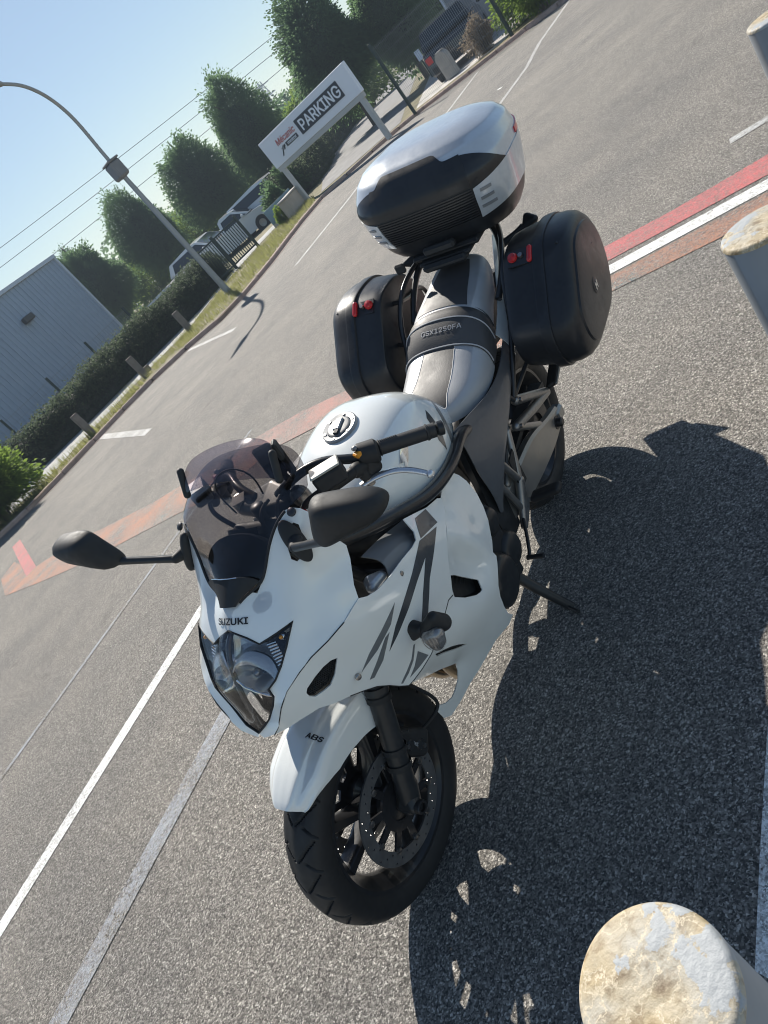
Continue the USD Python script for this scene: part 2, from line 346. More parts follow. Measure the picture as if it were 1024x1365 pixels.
# bollard cap: old flaking paint over rusty primer
mat('flaking_cap', {'tc': ('texture_coordinate', {}), 'p': ('principled_bsdf', {'roughness': .6}),
    'n1': ('noise_texture', {'scale': 48.0, 'detail': 9.0, 'roughness': .68, 'distortion': .35}), 'n2': ('noise_texture', {'scale': 19.0, 'detail': 9.0, 'roughness': .6}), 'n3': ('noise_texture', {'scale': 9.0, 'detail': 3.0}), 'n4': ('noise_texture', {'scale': 33.0, 'detail': 9.0, 'roughness': .7}),
    'r1': ('rgb_ramp', {'ramp': [(.28, (.16, .115, .075)), (.40, (.29, .25, .185)), (.50, (.40, .37, .30)), (.60, (.43, .405, .345)), (.70, (.46, .445, .39))]}),
    'ru': ('rgb_ramp', {'ramp': [(.46, (1, 1, 1)), (.60, (1.0, .86, .62)), (.72, (.86, .60, .34))]}), 'mm': ('mix_color', {'blend_type': 'multiply', 'fac': 1.0, 'use_clamp': False}),
    'ce': ('noise_texture', {'scale': 30.0, 'detail': 7.0, 'roughness': .6}), 'wk': ('math', {'math_type': 'subtract', 'value2': .5}), 'wa': ('math', {'math_type': 'absolute'}), 'wr': ('map_range', {'from_min': .0, 'from_max': .02, 'to_min': 1.0, 'to_max': 0.0}), 'mc': ('mix_color', {'b': (.58, .50, .36)}),
    'sx': ('separate_xyz', {}), 'ma': ('math', {'math_type': 'multiply_add', 'value2': 2.0}), 'r2': ('map_range', {'from_min': .635, 'from_max': .645}), 'mx': ('mix_color', {'b': (.36, .38, .39)}), 'b': ('bump', {'strength': .22, 'distance': .0006}), 'hb': ('math', {'math_type': 'add'})},
    [('tc.object', 'n1.vector'), ('tc.object', 'n2.vector'), ('tc.object', 'n3.vector'), ('tc.object', 'n4.vector'), ('tc.object', 'ce.vector'), ('tc.object', 'sx.vector'), ('n1.fac', 'r1.fac'), ('n3.fac', 'ru.fac'), ('r1.color', 'mm.a'), ('ru.color', 'mm.b'),
     ('ce.fac', 'wk.value1'), ('wk.value', 'wa.value1'), ('wa.value', 'wr.value'), ('wr.result', 'mc.fac'), ('mm.result', 'mc.a'), ('sx.x', 'ma.value1'), ('n2.fac', 'ma.value3'), ('ma.value', 'r2.value'), ('r2.result', 'mx.fac'), ('mc.result', 'mx.a'), ('mx.result', 'p.base_color'),
     ('n1.fac', 'hb.value1'), ('r2.result', 'hb.value2'), ('hb.value', 'b.height'), ('b.normal', 'p.normal')])
def leaf(name, a, b, c):
    mat(name, {'g': ('geometry', {}), 'r': ('rgb_ramp', {'ramp': [(0, a), (.6, b), (1, c)]}), 'p': ('principled_bsdf', {'roughness': .6, 'specular_ior_level': .25}), 't': ('translucent_bsdf', {}), 'h': ('hsv', {'value': 3.4, 'saturation': 1.0, 'hue': .485}), 'm': ('mix_closure', {'fac': .42})},
        [('g.random_per_island', 'r.fac'), ('r.color', 'p.base_color'), ('r.color', 'h.color'), ('h.color', 't.color'), ('p.BSDF', 'm.closure1'), ('t.BSDF', 'm.closure2')], surface='m.closure')
leaf('leaf_tree', (.06, .105, .05), (.10, .16, .062), (.17, .225, .085))
leaf('leaf_bright', (.08, .13, .025), (.15, .21, .04), (.25, .28, .06))
leaf('leaf_hedge', (.04, .055, .033), (.075, .082, .048), (.14, .13, .08))
leaf('leaf_dry', (.10, .085, .06), (.16, .135, .09), (.22, .19, .14))
leaf('grass_dry', (.12, .13, .05), (.18, .155, .065), (.09, .13, .035))
def glassy(name, tint, rough=.02, base=.04):
    mat(name, {'t': ('transparent_bsdf', {'color': tint}), 'g': ('glossy_bsdf', {'roughness': rough, 'color': (1, 1, 1)}), 'w': ('layer_weight', {'blend': .5}),
               'p': ('math', {'math_type': 'power', 'value2': 4.5}), 'q': ('math', {'math_type': 'multiply_add', 'value2': .85, 'value3': base}), 'm': ('mix_closure', {})},
        [('w.facing', 'p.value1'), ('p.value', 'q.value1'), ('q.value', 'm.fac'), ('t.BSDF', 'm.closure1'), ('g.BSDF', 'm.closure2')], surface='m.closure')
glassy('screen_tint', (.60, .58, .575))
glassy('deflector_tint', (.68, .645, .67))
glassy('lens_clear', (.95, .96, .97))
glassy('lens_red', (.75, .02, .03))

# outlines, holes and inner points of the body panels, millimetres in the motorcycle frame
PANELS = {
 'upper_cowl': ([[1441,0,1021],[1421,22,1023],[1406,46,1029],[1400,60,1016],[1387,78,1035],[1347,105,1078],[1312,130,1116],[1297,142,1130],[1283,155,1134],[1276,170,1132],[1272,183,1125],[1268,193,1107],[1275,203,1069],[1272,210,1029],[1263,214,1012],[1259,216,996],[1276,220,972],[1320,230,938],[1336,235,915],[1389,215,902],[1435,193,900],[1476,170,899],[1506,148,890],[1542,120,871],[1565,100,845],[1583,70,801],[1591,50,782],[1592,25,771],[1593,8,766],[1591,0,777],[1583,28,795],[1572,45,808],[1556,68,836],[1548,83,860],[1545,82,881],[1528,98,890],[1507,114,908],[1477,132,936],[1434,145,967],[1461,110,962],[1482,69,953],[1478,43,968],[1475,0,989]],
  [[[1331,166,1103],[1311,166,1113],[1298,170,1112],[1295,176,1102],[1309,183,1087],[1329,186,1072],[1344,182,1060],[1355,174,1059],[1358,167,1070],[1346,164,1088]]],
  [[1444,45,999],[1427,80,1001],[1399,115,1014],[1390,142,1001],[1370,175,976],[1351,210,952],[1426,170,924],[1294,195,1005],[1332,178,1026],[1417,150,962],[1459,28,993],[1435,105,986],[1465,152,925]]),
 'side_fairing': ([[1338,237,916],[1320,243,901],[1291,247,886],[1239,250,871],[1178,250,858],[1123,248,841],[1096,245,836],[1078,238,848],[1071,228,862],[1063,217,876],[1015,216,848],[962,214,816],[904,212,792],[889,213,777],[909,222,763],[963,238,750],[1031,248,711],[1067,250,676],[1089,250,650],[1097,250,637],[1124,252,649],[1155,252,644],[1184,250,637],[1218,243,624],[1254,228,606],[1286,207,591],[1314,187,581],[1326,178,579],[1346,172,605],[1362,168,632],[1392,165,671],[1423,160,700],[1454,153,726],[1486,137,745],[1511,120,764],[1545,90,770],[1567,70,772],[1584,52,776],[1590,45,776],[1582,67,797],[1564,97,842],[1541,118,869],[1506,147,888],[1476,170,899],[1435,193,899],[1390,216,903]],
  [[[1431,176,836],[1443,168,843],[1460,157,844],[1484,146,842],[1506,130,832],[1512,126,824],[1513,127,813],[1507,133,802],[1489,143,797],[1472,152,795],[1455,165,810]]],
  [[1438,190,884],[1442,172,815],[1533,118,823],[1507,130,785],[1355,222,804],[1284,245,792],[1182,256,774],[1074,250,759],[1017,232,807],[1379,187,726],[1298,217,673],[1405,193,819],[1344,242,881],[1460,160,772]]),
 'lower_fairing': ([[882,207,775],[834,197,780],[793,190,776],[766,192,760],[752,199,735],[744,206,705],[744,216,654],[759,224,614],[780,231,583],[830,244,552],[863,250,538],[863,255,523],[886,257,504],[920,253,466],[928,245,428],[922,234,378],[906,222,325],[877,212,284],[907,205,277],[975,190,294],[1012,172,283],[1058,150,268],[1113,128,261],[1155,107,244],[1196,87,235],[1216,78,252],[1224,82,300],[1213,86,310],[1198,102,300],[1179,115,300],[1162,130,319],[1146,142,340],[1137,152,369],[1136,160,403],[1192,165,458],[1255,172,516],[1308,180,568],[1284,203,585],[1252,226,603],[1218,242,622],[1183,249,635],[1155,251,642],[1125,252,649],[1098,250,637],[1087,249,649],[1065,248,674],[1026,244,707],[956,232,743],[901,216,756]],
  [[[1058,243,666],[1036,236,642],[966,237,543],[985,248,524],[999,251,531],[1023,252,547],[1066,252,589],[1097,250,628],[1088,249,646]],[[1113,213,457],[1146,219,500],[1177,222,533],[1217,224,568],[1248,223,592],[1232,218,567],[1200,216,538],[1164,212,502],[1132,210,471]]],
  [[834,210,735],[840,222,683],[858,232,642],[920,236,705],[971,244,741],[956,248,705],[933,252,658],[908,255,608],[885,255,562],[977,240,720],[960,239,674],[938,240,624],[918,245,578],[993,229,657],[967,228,607],[941,236,553],[894,233,708],[871,238,656],[924,251,526],[1002,254,501],[1098,255,573],[1162,250,609],[1088,233,484],[1015,228,421],[1163,188,455],[1112,155,347]]),
 'headlight': ([[1477,0,988],[1480,43,967],[1484,69,952],[1462,110,960],[1437,143,965],[1478,130,937],[1508,112,909],[1530,97,892],[1547,80,882],[1549,80,860],[1557,66,837],[1573,44,810],[1584,27,797],[1590,0,778],[1576,0,836],[1559,0,894],[1537,0,943],[1508,0,976]],
  [],
  [[1520,66,921],[1516,35,941],[1512,50,935],[1493,83,937],[1564,50,864],[1539,35,908]]),
}
DECALS = {
 'stripe_dark': ('side_fairing', [[1089,245,825],[996,236,779],[1076,250,766],[1140,255,751],[1222,249,692],[1240,245,703],[1187,255,753],[1109,252,791],[1183,256,789],[1247,250,773],[1305,231,750],[1337,211,731],[1302,237,775],[1239,253,803],[1183,255,814]]),
 'stripe_block': ('side_fairing', [[1032,221,846],[972,215,819],[980,232,778],[1079,244,823],[1062,237,837]]),
 'stripe_grey': ('side_fairing', [[1273,250,823],[1310,238,793],[1360,209,767],[1409,179,752],[1379,200,777],[1333,234,808]]),
 'stripe_grey_001': ('side_fairing', [[1321,231,779],[1357,199,725],[1389,176,703],[1399,172,710],[1368,196,739],[1335,225,778]]),
 'stripe_grey_002': ('side_fairing', [[1279,224,653],[1260,225,612],[1289,209,606],[1317,189,600],[1299,206,621]]),
 'stripe_thin': ('side_fairing', [[1278,230,680],[1296,212,641],[1316,195,618],[1336,178,603],[1339,176,607],[1316,197,630],[1298,212,649],[1282,226,679]]),
}

# ------------------------------------------------------------------ the setting: ground, road markings, kerb, verge
def flat(poly, z):
    g = Polygon(poly) if isinstance(poly, (list, tuple, np.ndarray)) else poly
    if g.geom_type != 'Polygon': return cat([flat(x, z) for x in g.geoms])
    if not g.is_valid: g = g.buffer(0)
    v, f = trimesh.creation.triangulate_polygon(g, engine='earcut'); f = np.asarray(f)
    A = np.asarray(v)[f]; ar = (A[:, 1, 0] - A[:, 0, 0]) * (A[:, 2, 1] - A[:, 0, 1]) - (A[:, 1, 1] - A[:, 0, 1]) * (A[:, 2, 0] - A[:, 0, 0]); f[ar < 0] = f[ar < 0][:, ::-1]
    return tm(np.column_stack([v, np.full(len(v), z)]), f)
def strip(pts, w, z):
    return flat(LineString(pts).buffer(w / 2, cap_style='flat', join_style='mitre'), z)
KERB = np.array([(-12, 15.6), (-8.5, 15.2), (-6.4, 14.95), (-4.9, 14.95), (-3.9, 15.55), (-2.9, 16.45), (-1.9, 17.15), (-.75, 17.2), (.26, 16.7), (1.02, 17.25), (2.1, 18.65), (3.66, 21.3), (4.94, 22.95), (6.7, 22.9), (8.2, 22.05), (9.05, 19.95), (9.85, 18.25), (10.45, 16.75), (11.6, 14.4), (14, 10.5)])
struct('asphalt_lot', flat([(-160, -60), (160, -60), (160, 400), (-160, 400)], 0.0), 'asphalt')
back = Polygon(list(KERB) + [(60, 10), (60, 130), (-60, 130), (-60, 15.6)])
struct('verge_ground', flat(back, .080), 'soil_grass')
struct('footpath', flat([(-9, 16.4), (-4.6, 16.5), (-4.0, 17.3), (-1.75, 19.3), (-.5, 20.0), (.5, 22.3), (1.5, 23.9), (3.1, 26.2), (5.3, 28.0), (4.6, 29.3), (2.6, 27.6), (.9, 23.9), (-.5, 21.9), (-1.96, 21.5), (-4.0, 19.8), (-9, 18.6)], .092), 'path_concrete')
struct('driveway', flat([(5.3, 24.2), (8.1, 22.9), (17.5, 43), (29, 72), (25, 75), (17.5, 58), (11.6, 50), (6.4, 28)], .088), 'drive_asphalt')
struct('gravel_yard', flat([(8.6, 22.6), (10.1, 19.2), (16, 27), (28, 44), (22, 47), (14.5, 34)], .084), 'gravel_pale')
# kerb: stone after stone
kerb = UsdGeom.Xform.Define(stage, '/World/kerb').GetPrim(); tag(kerb, kind='structure')
kl = LineString(KERB); s0, k = 0.0, 0
while s0 < kl.length - 1.0:
    a, b = np.array(kl.interpolate(s0 + .008).coords[0]), np.array(kl.interpolate(s0 + .992).coords[0])
    if a[0] > -8 and a[0] < 12.2:
        d = (b - a) / np.linalg.norm(b - a); nrm = np.array([-d[1], d[0]]); c = (a + b) / 2 + nrm * (.055 + rng.normal(0, .004))
        obj('kerb_stone', box((np.linalg.norm(b - a), .12, .18), (c[0], c[1], .006 + rng.normal(0, .004)), math.atan2(d[1], d[0]), .018), 'kerb_stone', kerb, 30)
    s0 += 1.0
struct('kerb_gutter', strip(KERB[1:-1] - [0, .06], .16, .006), 'kerb_stone')
# painted markings on the lot, each a few millimetres above the asphalt
def marking(name, mesh, m, label): tag(obj(name, mesh, m, smooth=False), kind='structure')
WHITE = [(-4.7, 1.0), (-1.31, 4.21), (-.40, 5.10), (.05, 5.33)]
marking('painted_line', strip([(-4.6, .93), (-2.59, 2.97), (-1.31, 4.21), (-.39, 5.10), (.35, 5.50)], .105, .0030), 'paint_white', '')
marking('painted_line', strip([(.9, 4.80), (1.86, 3.80), (2.46, 3.235), (4.4, 1.55)], .125, .0030), 'paint_white', '')
marking('red_band', flat([(.95, 5.05), (1.95, 3.90), (2.55, 3.31), (4.5, 1.65), (4.75, 1.95), (2.74, 3.49), (2.34, 3.82), (2.08, 4.10), (1.15, 5.22)], .0030), 'paint_red', '')
marking('orange_band', flat([(1.0, 4.55), (1.80, 3.73), (2.40, 3.17), (4.3, 1.48), (4.15, 1.28), (2.24, 3.02), (2.07, 3.16), (1.68, 3.57), (.85, 4.42)], .0030), 'paint_orange', '')
marking('orange_arrow', flat(Polygon([(-4.72, 10.95), (-4.55, 11.3), (-3.85, 9.75), (-3.02, 9.06), (-2.14, 8.1), (-1.66, 7.6), (-1.37, 7.36), (-.77, 6.82), (-.36, 6.55), (-.35, 5.95), (-.85, 5.98), (-1.35, 6.51), (-2.08, 7.2), (-2.79, 7.88), (-3.43, 8.6), (-4.29, 9.62)]).difference(LineString([(-4.86, 12.75), (-3.84, 9.64)]).buffer(.09, cap_style='flat')), .0030), 'paint_orange', '')
marking('red_band', flat([(-.40, 6.62), (.06, 6.2), (.55, 5.55), (1.1, 5.1), (.9, 4.75), (.45, 5.2), (.05, 5.55), (-.36, 5.97)], .0045), 'paint_red_worn', '')
marking('bay_line', strip([(-4.86, 12.75), (-3.84, 9.64)], .17, .0030), 'paint_red', '')
marking('bay_line', strip([(-3.26, 16.1), (-1.83, 11.75)], .16, .0030), 'paint_white_worn', '')
marking('bay_line', strip([(-.73, 16.95), (.27, 13.95)], .13, .0030), 'paint_white_worn', '')
marking('bay_line', strip([(2.0, 14.85), (4.15, 17.35), (5.6, 19.2)], .12, .0030), 'paint_white_worn', '')
marking('bay_line', strip([(5.2, 11.5), (5.6, 11.85), (6.92, 13.0), (8.13, 14.42), (10.27, 16.4)], .10, .0030), 'paint_white_worn', '')
marking('bay_line', strip([(6.4, 16.1), (6.84, 16.62), (8.36, 18.22), (8.9, 18.8)], .10, .0030), 'paint_white_worn', '')
marking('faded_line', strip([(-4.0, .3), (-2.08, 2.15), (-1.13, 3.05), (.5, 4.5)], .125, .0030), 'paint_grey_worn', '')
marking('faded_line', strip([(-5.5, 1.9), (-3.0, 4.5), (-1.4, 6.01), (-.4, 7.0)], .05, .0030), 'paint_grey_worn', '')
marking('faded_line', strip([(2.95, 4.0), (3.6, 3.45)], .09, .0030), 'paint_white_worn', '')
marking('painted_line', flat([(-.075, .80), (.085, .945), (.9, 1.66), (1.0, 1.56), (.2, .8), (0, .62)], .0030), 'paint_white', '')
for (x, y, a, l) in [(6.51, 13.28, 1.5, .2)]:
    marking('road_stud', strip([(x, y), (x + l * math.cos(a), y + l * math.sin(a))], .05, .0030), 'paint_white', '')

# ------------------------------------------------------------------ steel bollards round the motorcycle
def bollard(x, y, h, r, label, ang=0):
    t = thing('bollard', label, 'bollard', (x, y, 0), ang)
    obj('shaft', lathe([(r, 0), (r, h - .012)], 64, 'z'), 'bollard_steel', t, 40)
    obj('cap', lathe([(0, h), (r * .6, h), (r - .006, h - .0005), (r - .0015, h - .003), (r + .001, h - .007), (r + .0012, h - .012), (r - .004, h - .0125)], 96, 'z'), 'flaking_cap', t, 50)
    obj('base_plate', box((.28, .28, .012), (0, 0, .012), 0, .004), 'bollard_steel', t)
bollard(-.107, .383, .90, .0715, 'steel bollard nearest the front wheel, its flat top flaking to cream and rust', 0.2)
bollard(.917, 1.272, .90, .0755, 'blue-grey steel bollard with flaking top beside the red and white painted band', 2.0)
bollard(1.99, 2.28, .90, .0755, 'bollard at the top right corner, only the edge of its cap in view', 4.0)

# ------------------------------------------------------------------ vegetation
def leaves(P, size, up=.3, seed=0, droop=.0, aspect=.55):
    """one small folded diamond per point"""
    r = np.random.default_rng(seed); n = len(P)
    d = r.normal(size=(n, 3)); d[:, 2] = d[:, 2] * .6 - droop; d /= np.linalg.norm(d, axis=1, keepdims=True)
    w = np.cross(d, r.normal(size=(n, 3)) + [0, 0, up]); w /= np.linalg.norm(w, axis=1, keepdims=True)
    s = size * r.uniform(.65, 1.35, n)[:, None]; q = np.cross(d, w) * s * .12
    v = np.stack([P - d * s * .5, P + w * s * aspect * .5 + q, P + d * s * .5, P - w * s * aspect * .5 + q], 1).reshape(-1, 3)
    k = np.arange(n)[:, None] * 4
    return tm(v, np.vstack([k + [0, 1, 2], k + [0, 2, 3]]))
def crown_points(n, R, seed, lobes=26, rough=.26):
    """points through a lumpy egg-shaped crown, dense at the shoots"""
    r = np.random.default_rng(seed); d = r.normal(size=(n, 3)); d /= np.linalg.norm(d, axis=1, keepdims=True)
    L = r.normal(size=(lobes, 3)); L /= np.linalg.norm(L, axis=1, keepdims=True); k = np.exp((d @ L.T - 1) * 22).sum(1) + .55 * meshkit.fbm(d * 3.1 + seed, 3)
    rad = 1 - rough + rough * np.clip(k, 0, 1.25)
    f = r.uniform(.0, 1, n) ** .30
    shoot = r.random(n) < .15; f = np.where(shoot, r.uniform(.97, 1.0 + .20 * r.random(n), n), f)
    egg = 1 - .22 * d[:, 2] ** 1.0 * np.where(d[:, 2] > 0, 1, .4)
    P = d * (rad * f)[:, None]; P[:, :2] *= egg[:, None]
    return P * np.asarray(R, float)
def branches(h, R, z0, seed):
    r = np.random.default_rng(seed); parts = [tube([(0, 0, -.05), (.02, .01, h * .35), (-.02, .02, z0), (.0, 0, z0 + R[2])], [.13, .105, .085, .03], sides=9)]
    for i in range(11):
        a = i * 2.4 + r.uniform(-.3, .3); z = z0 - R[2] * .75 + R[2] * 1.2 * i / 11; l = R[0] * r.uniform(.55, .85)
        parts.append(tube([(0, 0, z), (l * .5 * math.cos(a), l * .5 * math.sin(a), z + .45), (l * math.cos(a), l * math.sin(a), z + .75)], [.045, .028, .012], sides=6))
    return cat(parts)
def tree(x, y, zc, R, label, seed, n=34000, mat_='leaf_tree', size=.125, trunk=True, name='tree', group=None, rough=.34):
    t = thing(name, label, 'tree' if name == 'tree' else 'shrub', (x, y, .09), seed * 1.3, group)
    R = tuple(np.array(R) * (.85, .85, .86)); zc = zc - .38
    P = crown_points(n, R, seed, rough=rough) + [0, 0, zc]
    obj('crown', leaves(P, size, seed=seed, droop=.25), mat_, t, False)
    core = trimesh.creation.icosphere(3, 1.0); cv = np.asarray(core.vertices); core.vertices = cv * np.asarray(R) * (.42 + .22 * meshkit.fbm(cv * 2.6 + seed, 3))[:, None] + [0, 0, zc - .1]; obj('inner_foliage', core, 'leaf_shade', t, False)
    obj('trunk', branches(zc * .9, R, zc, seed), 'bark', t)
    return t
TR = 'trimmed egg-shaped dark green tree'
tree(-3.05, 45, 3.50, (2.0, 2.0, 2.75), TR + ' beside the metal building, leftmost of the row', 1)
tree(.9, 44.5, 3.60, (2.15, 2.15, 2.9), TR + ' standing right behind the lamp post', 2)
tree(4.75, 43, 3.55, (2.15, 2.15, 2.85), TR + ' just left of the parking sign, behind the pickup', 3)
tree(7.5, 39, 3.65, (2.05, 2.05, 2.95), TR + ' whose crown meets the left end of the parking sign', 4)
tree(10.6, 32.5, 3.62, (2.1, 2.1, 2.85), TR + ' rising above the middle of the parking sign, tallest in view', 5, n=38000)
tree(13.3, 32.0, 3.05, (1.9, 1.9, 2.6), 'dark tree at the top edge, right of the tall tree behind the sign', 6, n=30000)
tree(15.9, 33.5, 2.9, (1.7, 1.7, 2.4), 'dark tree at the top edge beside the grey shed, furthest right', 7, n=22000)
def bush(x, y, R, label, seed, n=5000, m='leaf_bright', size=.12, z=None, name='shrub', group=None):
    t = thing(name, label, 'shrub', (x, y, .09), 0, group)
    P = crown_points(n, R, seed, lobes=18, rough=.4) + [0, 0, R[2] * .9 if z is None else z]; P[:, 2] = np.abs(P[:, 2])
    obj('foliage', leaves(P, size, seed=seed), m, t, False)
    r = np.random.default_rng(seed)
    obj('stem', cat([tube([(r.normal(0, .05), r.normal(0, .05), -.03), (R[0] * .3 * math.cos(a), R[1] * .3 * math.sin(a), R[2] * .7), (R[0] * .6 * math.cos(a), R[1] * .6 * math.sin(a), R[2] * 1.3)], [.025, .017, .006], sides=6) for a in np.arange(7) * .9]), 'bark', t)
    return t
bush(-5.75, 15.95, (1.2, .85, .85), 'bright yellow-green shrub at the left edge overhanging the kerb', 21, 12000, size=.10)
bush(3.95, 24.6, (.32, .3, .3), 'small bright green shrub in front of the low beige wall', 22, 1500, size=.07)
for i, (x, y, R, lab, m) in enumerate([(3.2, 49, (2.2, 1.4, 1.7), 'pale green bush filling the gap between the second and third trees', 'leaf_bright'), (6.6, 47, (2.0, 1.4, 1.6), 'pale green bush behind the white pickup and left of the sign', 'leaf_bright'),
        (-.9, 50, (1.8, 1.4, 1.6), 'pale green bush between the leftmost tree and the lamp post tree', 'leaf_bright'), (9.2, 42, (1.5, 1.2, 1.5), 'green bush between the sign top and the tall tree', 'leaf_tree'),
        (5.6, 31.0, (.75, .7, .8), 'leafy green shrub in front of the second car by the left sign post', 'leaf_tree'),
        (10.6, 17.9, (.7, .6, .55), 'light green shrub over the kerb at the top right, nearest the lot', 'leaf_bright'), (10.9, 19.4, (.7, .7, .65), 'green shrub over the kerb beside the grey dry bush', 'leaf_bright')]):
    bush(x, y, R, lab, 30 + i, 6500 if R[0] > 1 else 4000, m, .16 if R[0] > 1 else .085)
for i, (x, y, R, lab) in enumerate([(-4.9, 53, (2.4, 1.5, 2.2), 'pale bush left of the leftmost tree, mostly behind the metal building'), (1.2, 53, (2.6, 1.5, 2.3), 'tall pale bush low between the first two trees'), (4.9, 52, (2.4, 1.5, 2.3), 'tall pale bush low between the middle trees'), (8.6, 49, (2.4, 1.5, 2.2), 'tall pale bush showing under the left end of the sign'), (12.0, 46, (2.6, 1.5, 2.0), 'pale bush between the tall tree and the top edge'), (17, 50, (3, 2, 1.6), 'dry pale bush on the bank at the top edge')]):
    bush(x, y, R, lab, 70 + i, 9000, 'leaf_bright', .17)
r_ = np.random.default_rng(91); P_ = []
for k in range(46):
    c_ = np.array([-30 + k * 2.4, 78 + 8 * math.sin(k * .9), 2.0 + 1.2 * meshkit.noise(np.array([[k * .7, 0, 0]]))[0]]); P_.append(crown_points(1100, (2.6, 2.0, 2.2 + r_.uniform(0, 1.2)), 100 + k, rough=.4) + c_)
P_ = np.vstack(P_); P_[:, 2] = np.abs(P_[:, 2]); tag(obj('far_wood', leaves(P_, .42, seed=5), 'leaf_tree', smooth=False), 'far-off belt of trees closing the view behind the hedge', 'wood', kind='stuff')
bush(4.75, 28.2, (.55, .5, .62), 'leafy dark shrub standing before the white pickup, left of the sign post', 81, 3500, 'leaf_tree', .10); bush(5.75, 29.3, (.6, .5, .75), 'leafy dark shrub right behind the left sign post', 82, 3500, 'leaf_tree', .10)
bush(10.15, 20.3, (.5, .45, .5), 'dry grey twiggy bush beside the concrete marker posts', 41, 2600, 'leaf_dry', .06)
def hedge(name, line, width, h0, h1, label, seed, n, m, size):
    r = np.random.default_rng(seed); g = LineString(line); t_ = r.uniform(0, 1, n); s = t_ * g.length
    e = .05; a = np.array([g.interpolate(x).coords[0] for x in s]); b = np.array([g.interpolate(min(x + e, g.length)).coords[0] for x in s]) - np.array([g.interpolate(max(x - e, 0)).coords[0] for x in s]); b /= np.linalg.norm(b, axis=1, keepdims=True) + 1e-9
    th = r.uniform(-.25, math.pi + .25, n); rad = r.uniform(.25, 1, n) ** .35
    q = np.column_stack([s * .9, th * 1.3, rad * 0 + seed]); rad = rad * (.78 + .42 * meshkit.fbm(q, 3)) * np.where(r.random(n) < .05, 1.12, 1)
    H = h0 + (h1 - h0) * t_
    off = np.sign(np.cos(th)) * np.abs(np.cos(th)) ** .6 * rad * width / 2; z = np.maximum(.02, np.sign(np.sin(th)) * np.abs(np.sin(th)) ** .6 * rad * H)
    P = np.column_stack([a[:, 0] - b[:, 1] * off, a[:, 1] + b[:, 0] * off, z + .1])
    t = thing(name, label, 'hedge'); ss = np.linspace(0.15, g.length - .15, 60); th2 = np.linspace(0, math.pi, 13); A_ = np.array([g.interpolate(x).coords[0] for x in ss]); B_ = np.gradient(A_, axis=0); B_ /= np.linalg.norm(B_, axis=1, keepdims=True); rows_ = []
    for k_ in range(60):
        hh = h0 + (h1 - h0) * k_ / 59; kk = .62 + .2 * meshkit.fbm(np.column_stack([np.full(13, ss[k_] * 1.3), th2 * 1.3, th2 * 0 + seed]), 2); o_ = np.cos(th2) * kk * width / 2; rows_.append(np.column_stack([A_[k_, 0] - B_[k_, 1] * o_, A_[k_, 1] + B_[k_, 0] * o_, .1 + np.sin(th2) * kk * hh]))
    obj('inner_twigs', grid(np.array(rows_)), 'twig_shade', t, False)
    obj('foliage', leaves(P, size, seed=seed), m, t, False)
    obj('stem', cat([tube([(x, y, .05), (x + .06, y, .35), (x + .02, y + .05, .6)], [.03, .022, .01], sides=5) for x, y in [g.interpolate(d).coords[0] for d in np.arange(.4, g.length, .8)]]), 'bark', t)
hedge('hedge', [(-8.5, 19.6), (-5.4, 19.95), (-4.0, 20.5), (-2.1, 21.8), (-.6, 22.65), (.5, 24.2), (1.3, 25.9)], 1.3, 1.0, 1.0, 'long dark clipped hedge running along the light path below the building', 51, 60000, 'leaf_hedge', .07)
hedge('hedge', [(5.6, 29.2), (7.2, 32.5), (9.2, 38.5), (13.5, 48), (19, 60)], 1.8, 1.3, 2.0, 'shaded dark hedge behind the parking sign along the driveway', 52, 40000, 'leaf_hedge', .12)
# grass and weeds along the kerb
def tufts(poly, n, h, seed, m, name):
    r = np.random.default_rng(seed); x0, y0, x1, y1 = poly.bounds; p = r.uniform((x0, y0), (x1, y1), (n * 3, 2)); p = p[contains_xy(poly, p[:, 0], p[:, 1])]
    w = meshkit.fbm(np.column_stack([p * 1.7, p[:, 0] * 0]), 3, seed); p = p[r.random(len(p)) < np.clip(w * 2.2 - .45, .05, 1)]; k = len(p)
    a = r.uniform(0, 6.28, k); H = h * r.uniform(.4, 1.3, k); l = r.uniform(.1, .6, k) * H; u = np.column_stack([np.cos(a), np.sin(a)]) * .008
    P = np.column_stack([p, np.full(k, .08)]); T = np.column_stack([p + np.column_stack([np.cos(a + 1), np.sin(a + 1)]) * l[:, None], .08 + H])
    v = np.stack([P - np.column_stack([u, 0 * H]), P + np.column_stack([u, 0 * H]), T], 1).reshape(-1, 3)
    tag(obj(name, tm(v, np.arange(3 * k).reshape(-1, 3)), m, smooth=False), {'dry_grass': 'dry yellow grass on the verge between kerb and path', 'weeds': 'straggling weeds growing along the foot of the pale path'}[name], 'grass', kind='stuff')
verge = Polygon([(-1.2, 17.7), (-.7, 17.5), (.3, 17.0), (1.0, 17.6), (2.1, 19.0), (3.6, 21.6), (4.8, 23.3), (5.2, 25), (4.4, 26.3), (1.6, 23.6), (.7, 22.0), (-.4, 19.9), (-1.7, 19.2), (-1.9, 17.8)])
tufts(verge, 9000, .13, 61, 'grass_dry', 'dry_grass')
tufts(Polygon([(-7, 15.3), (-4.9, 15.2), (-3.9, 15.8), (-2.9, 16.7), (-1.9, 17.4), (-1.8, 18.2), (-4.0, 16.4), (-7, 16.0)]), 2600, .20, 62, 'grass_dry', 'weeds')

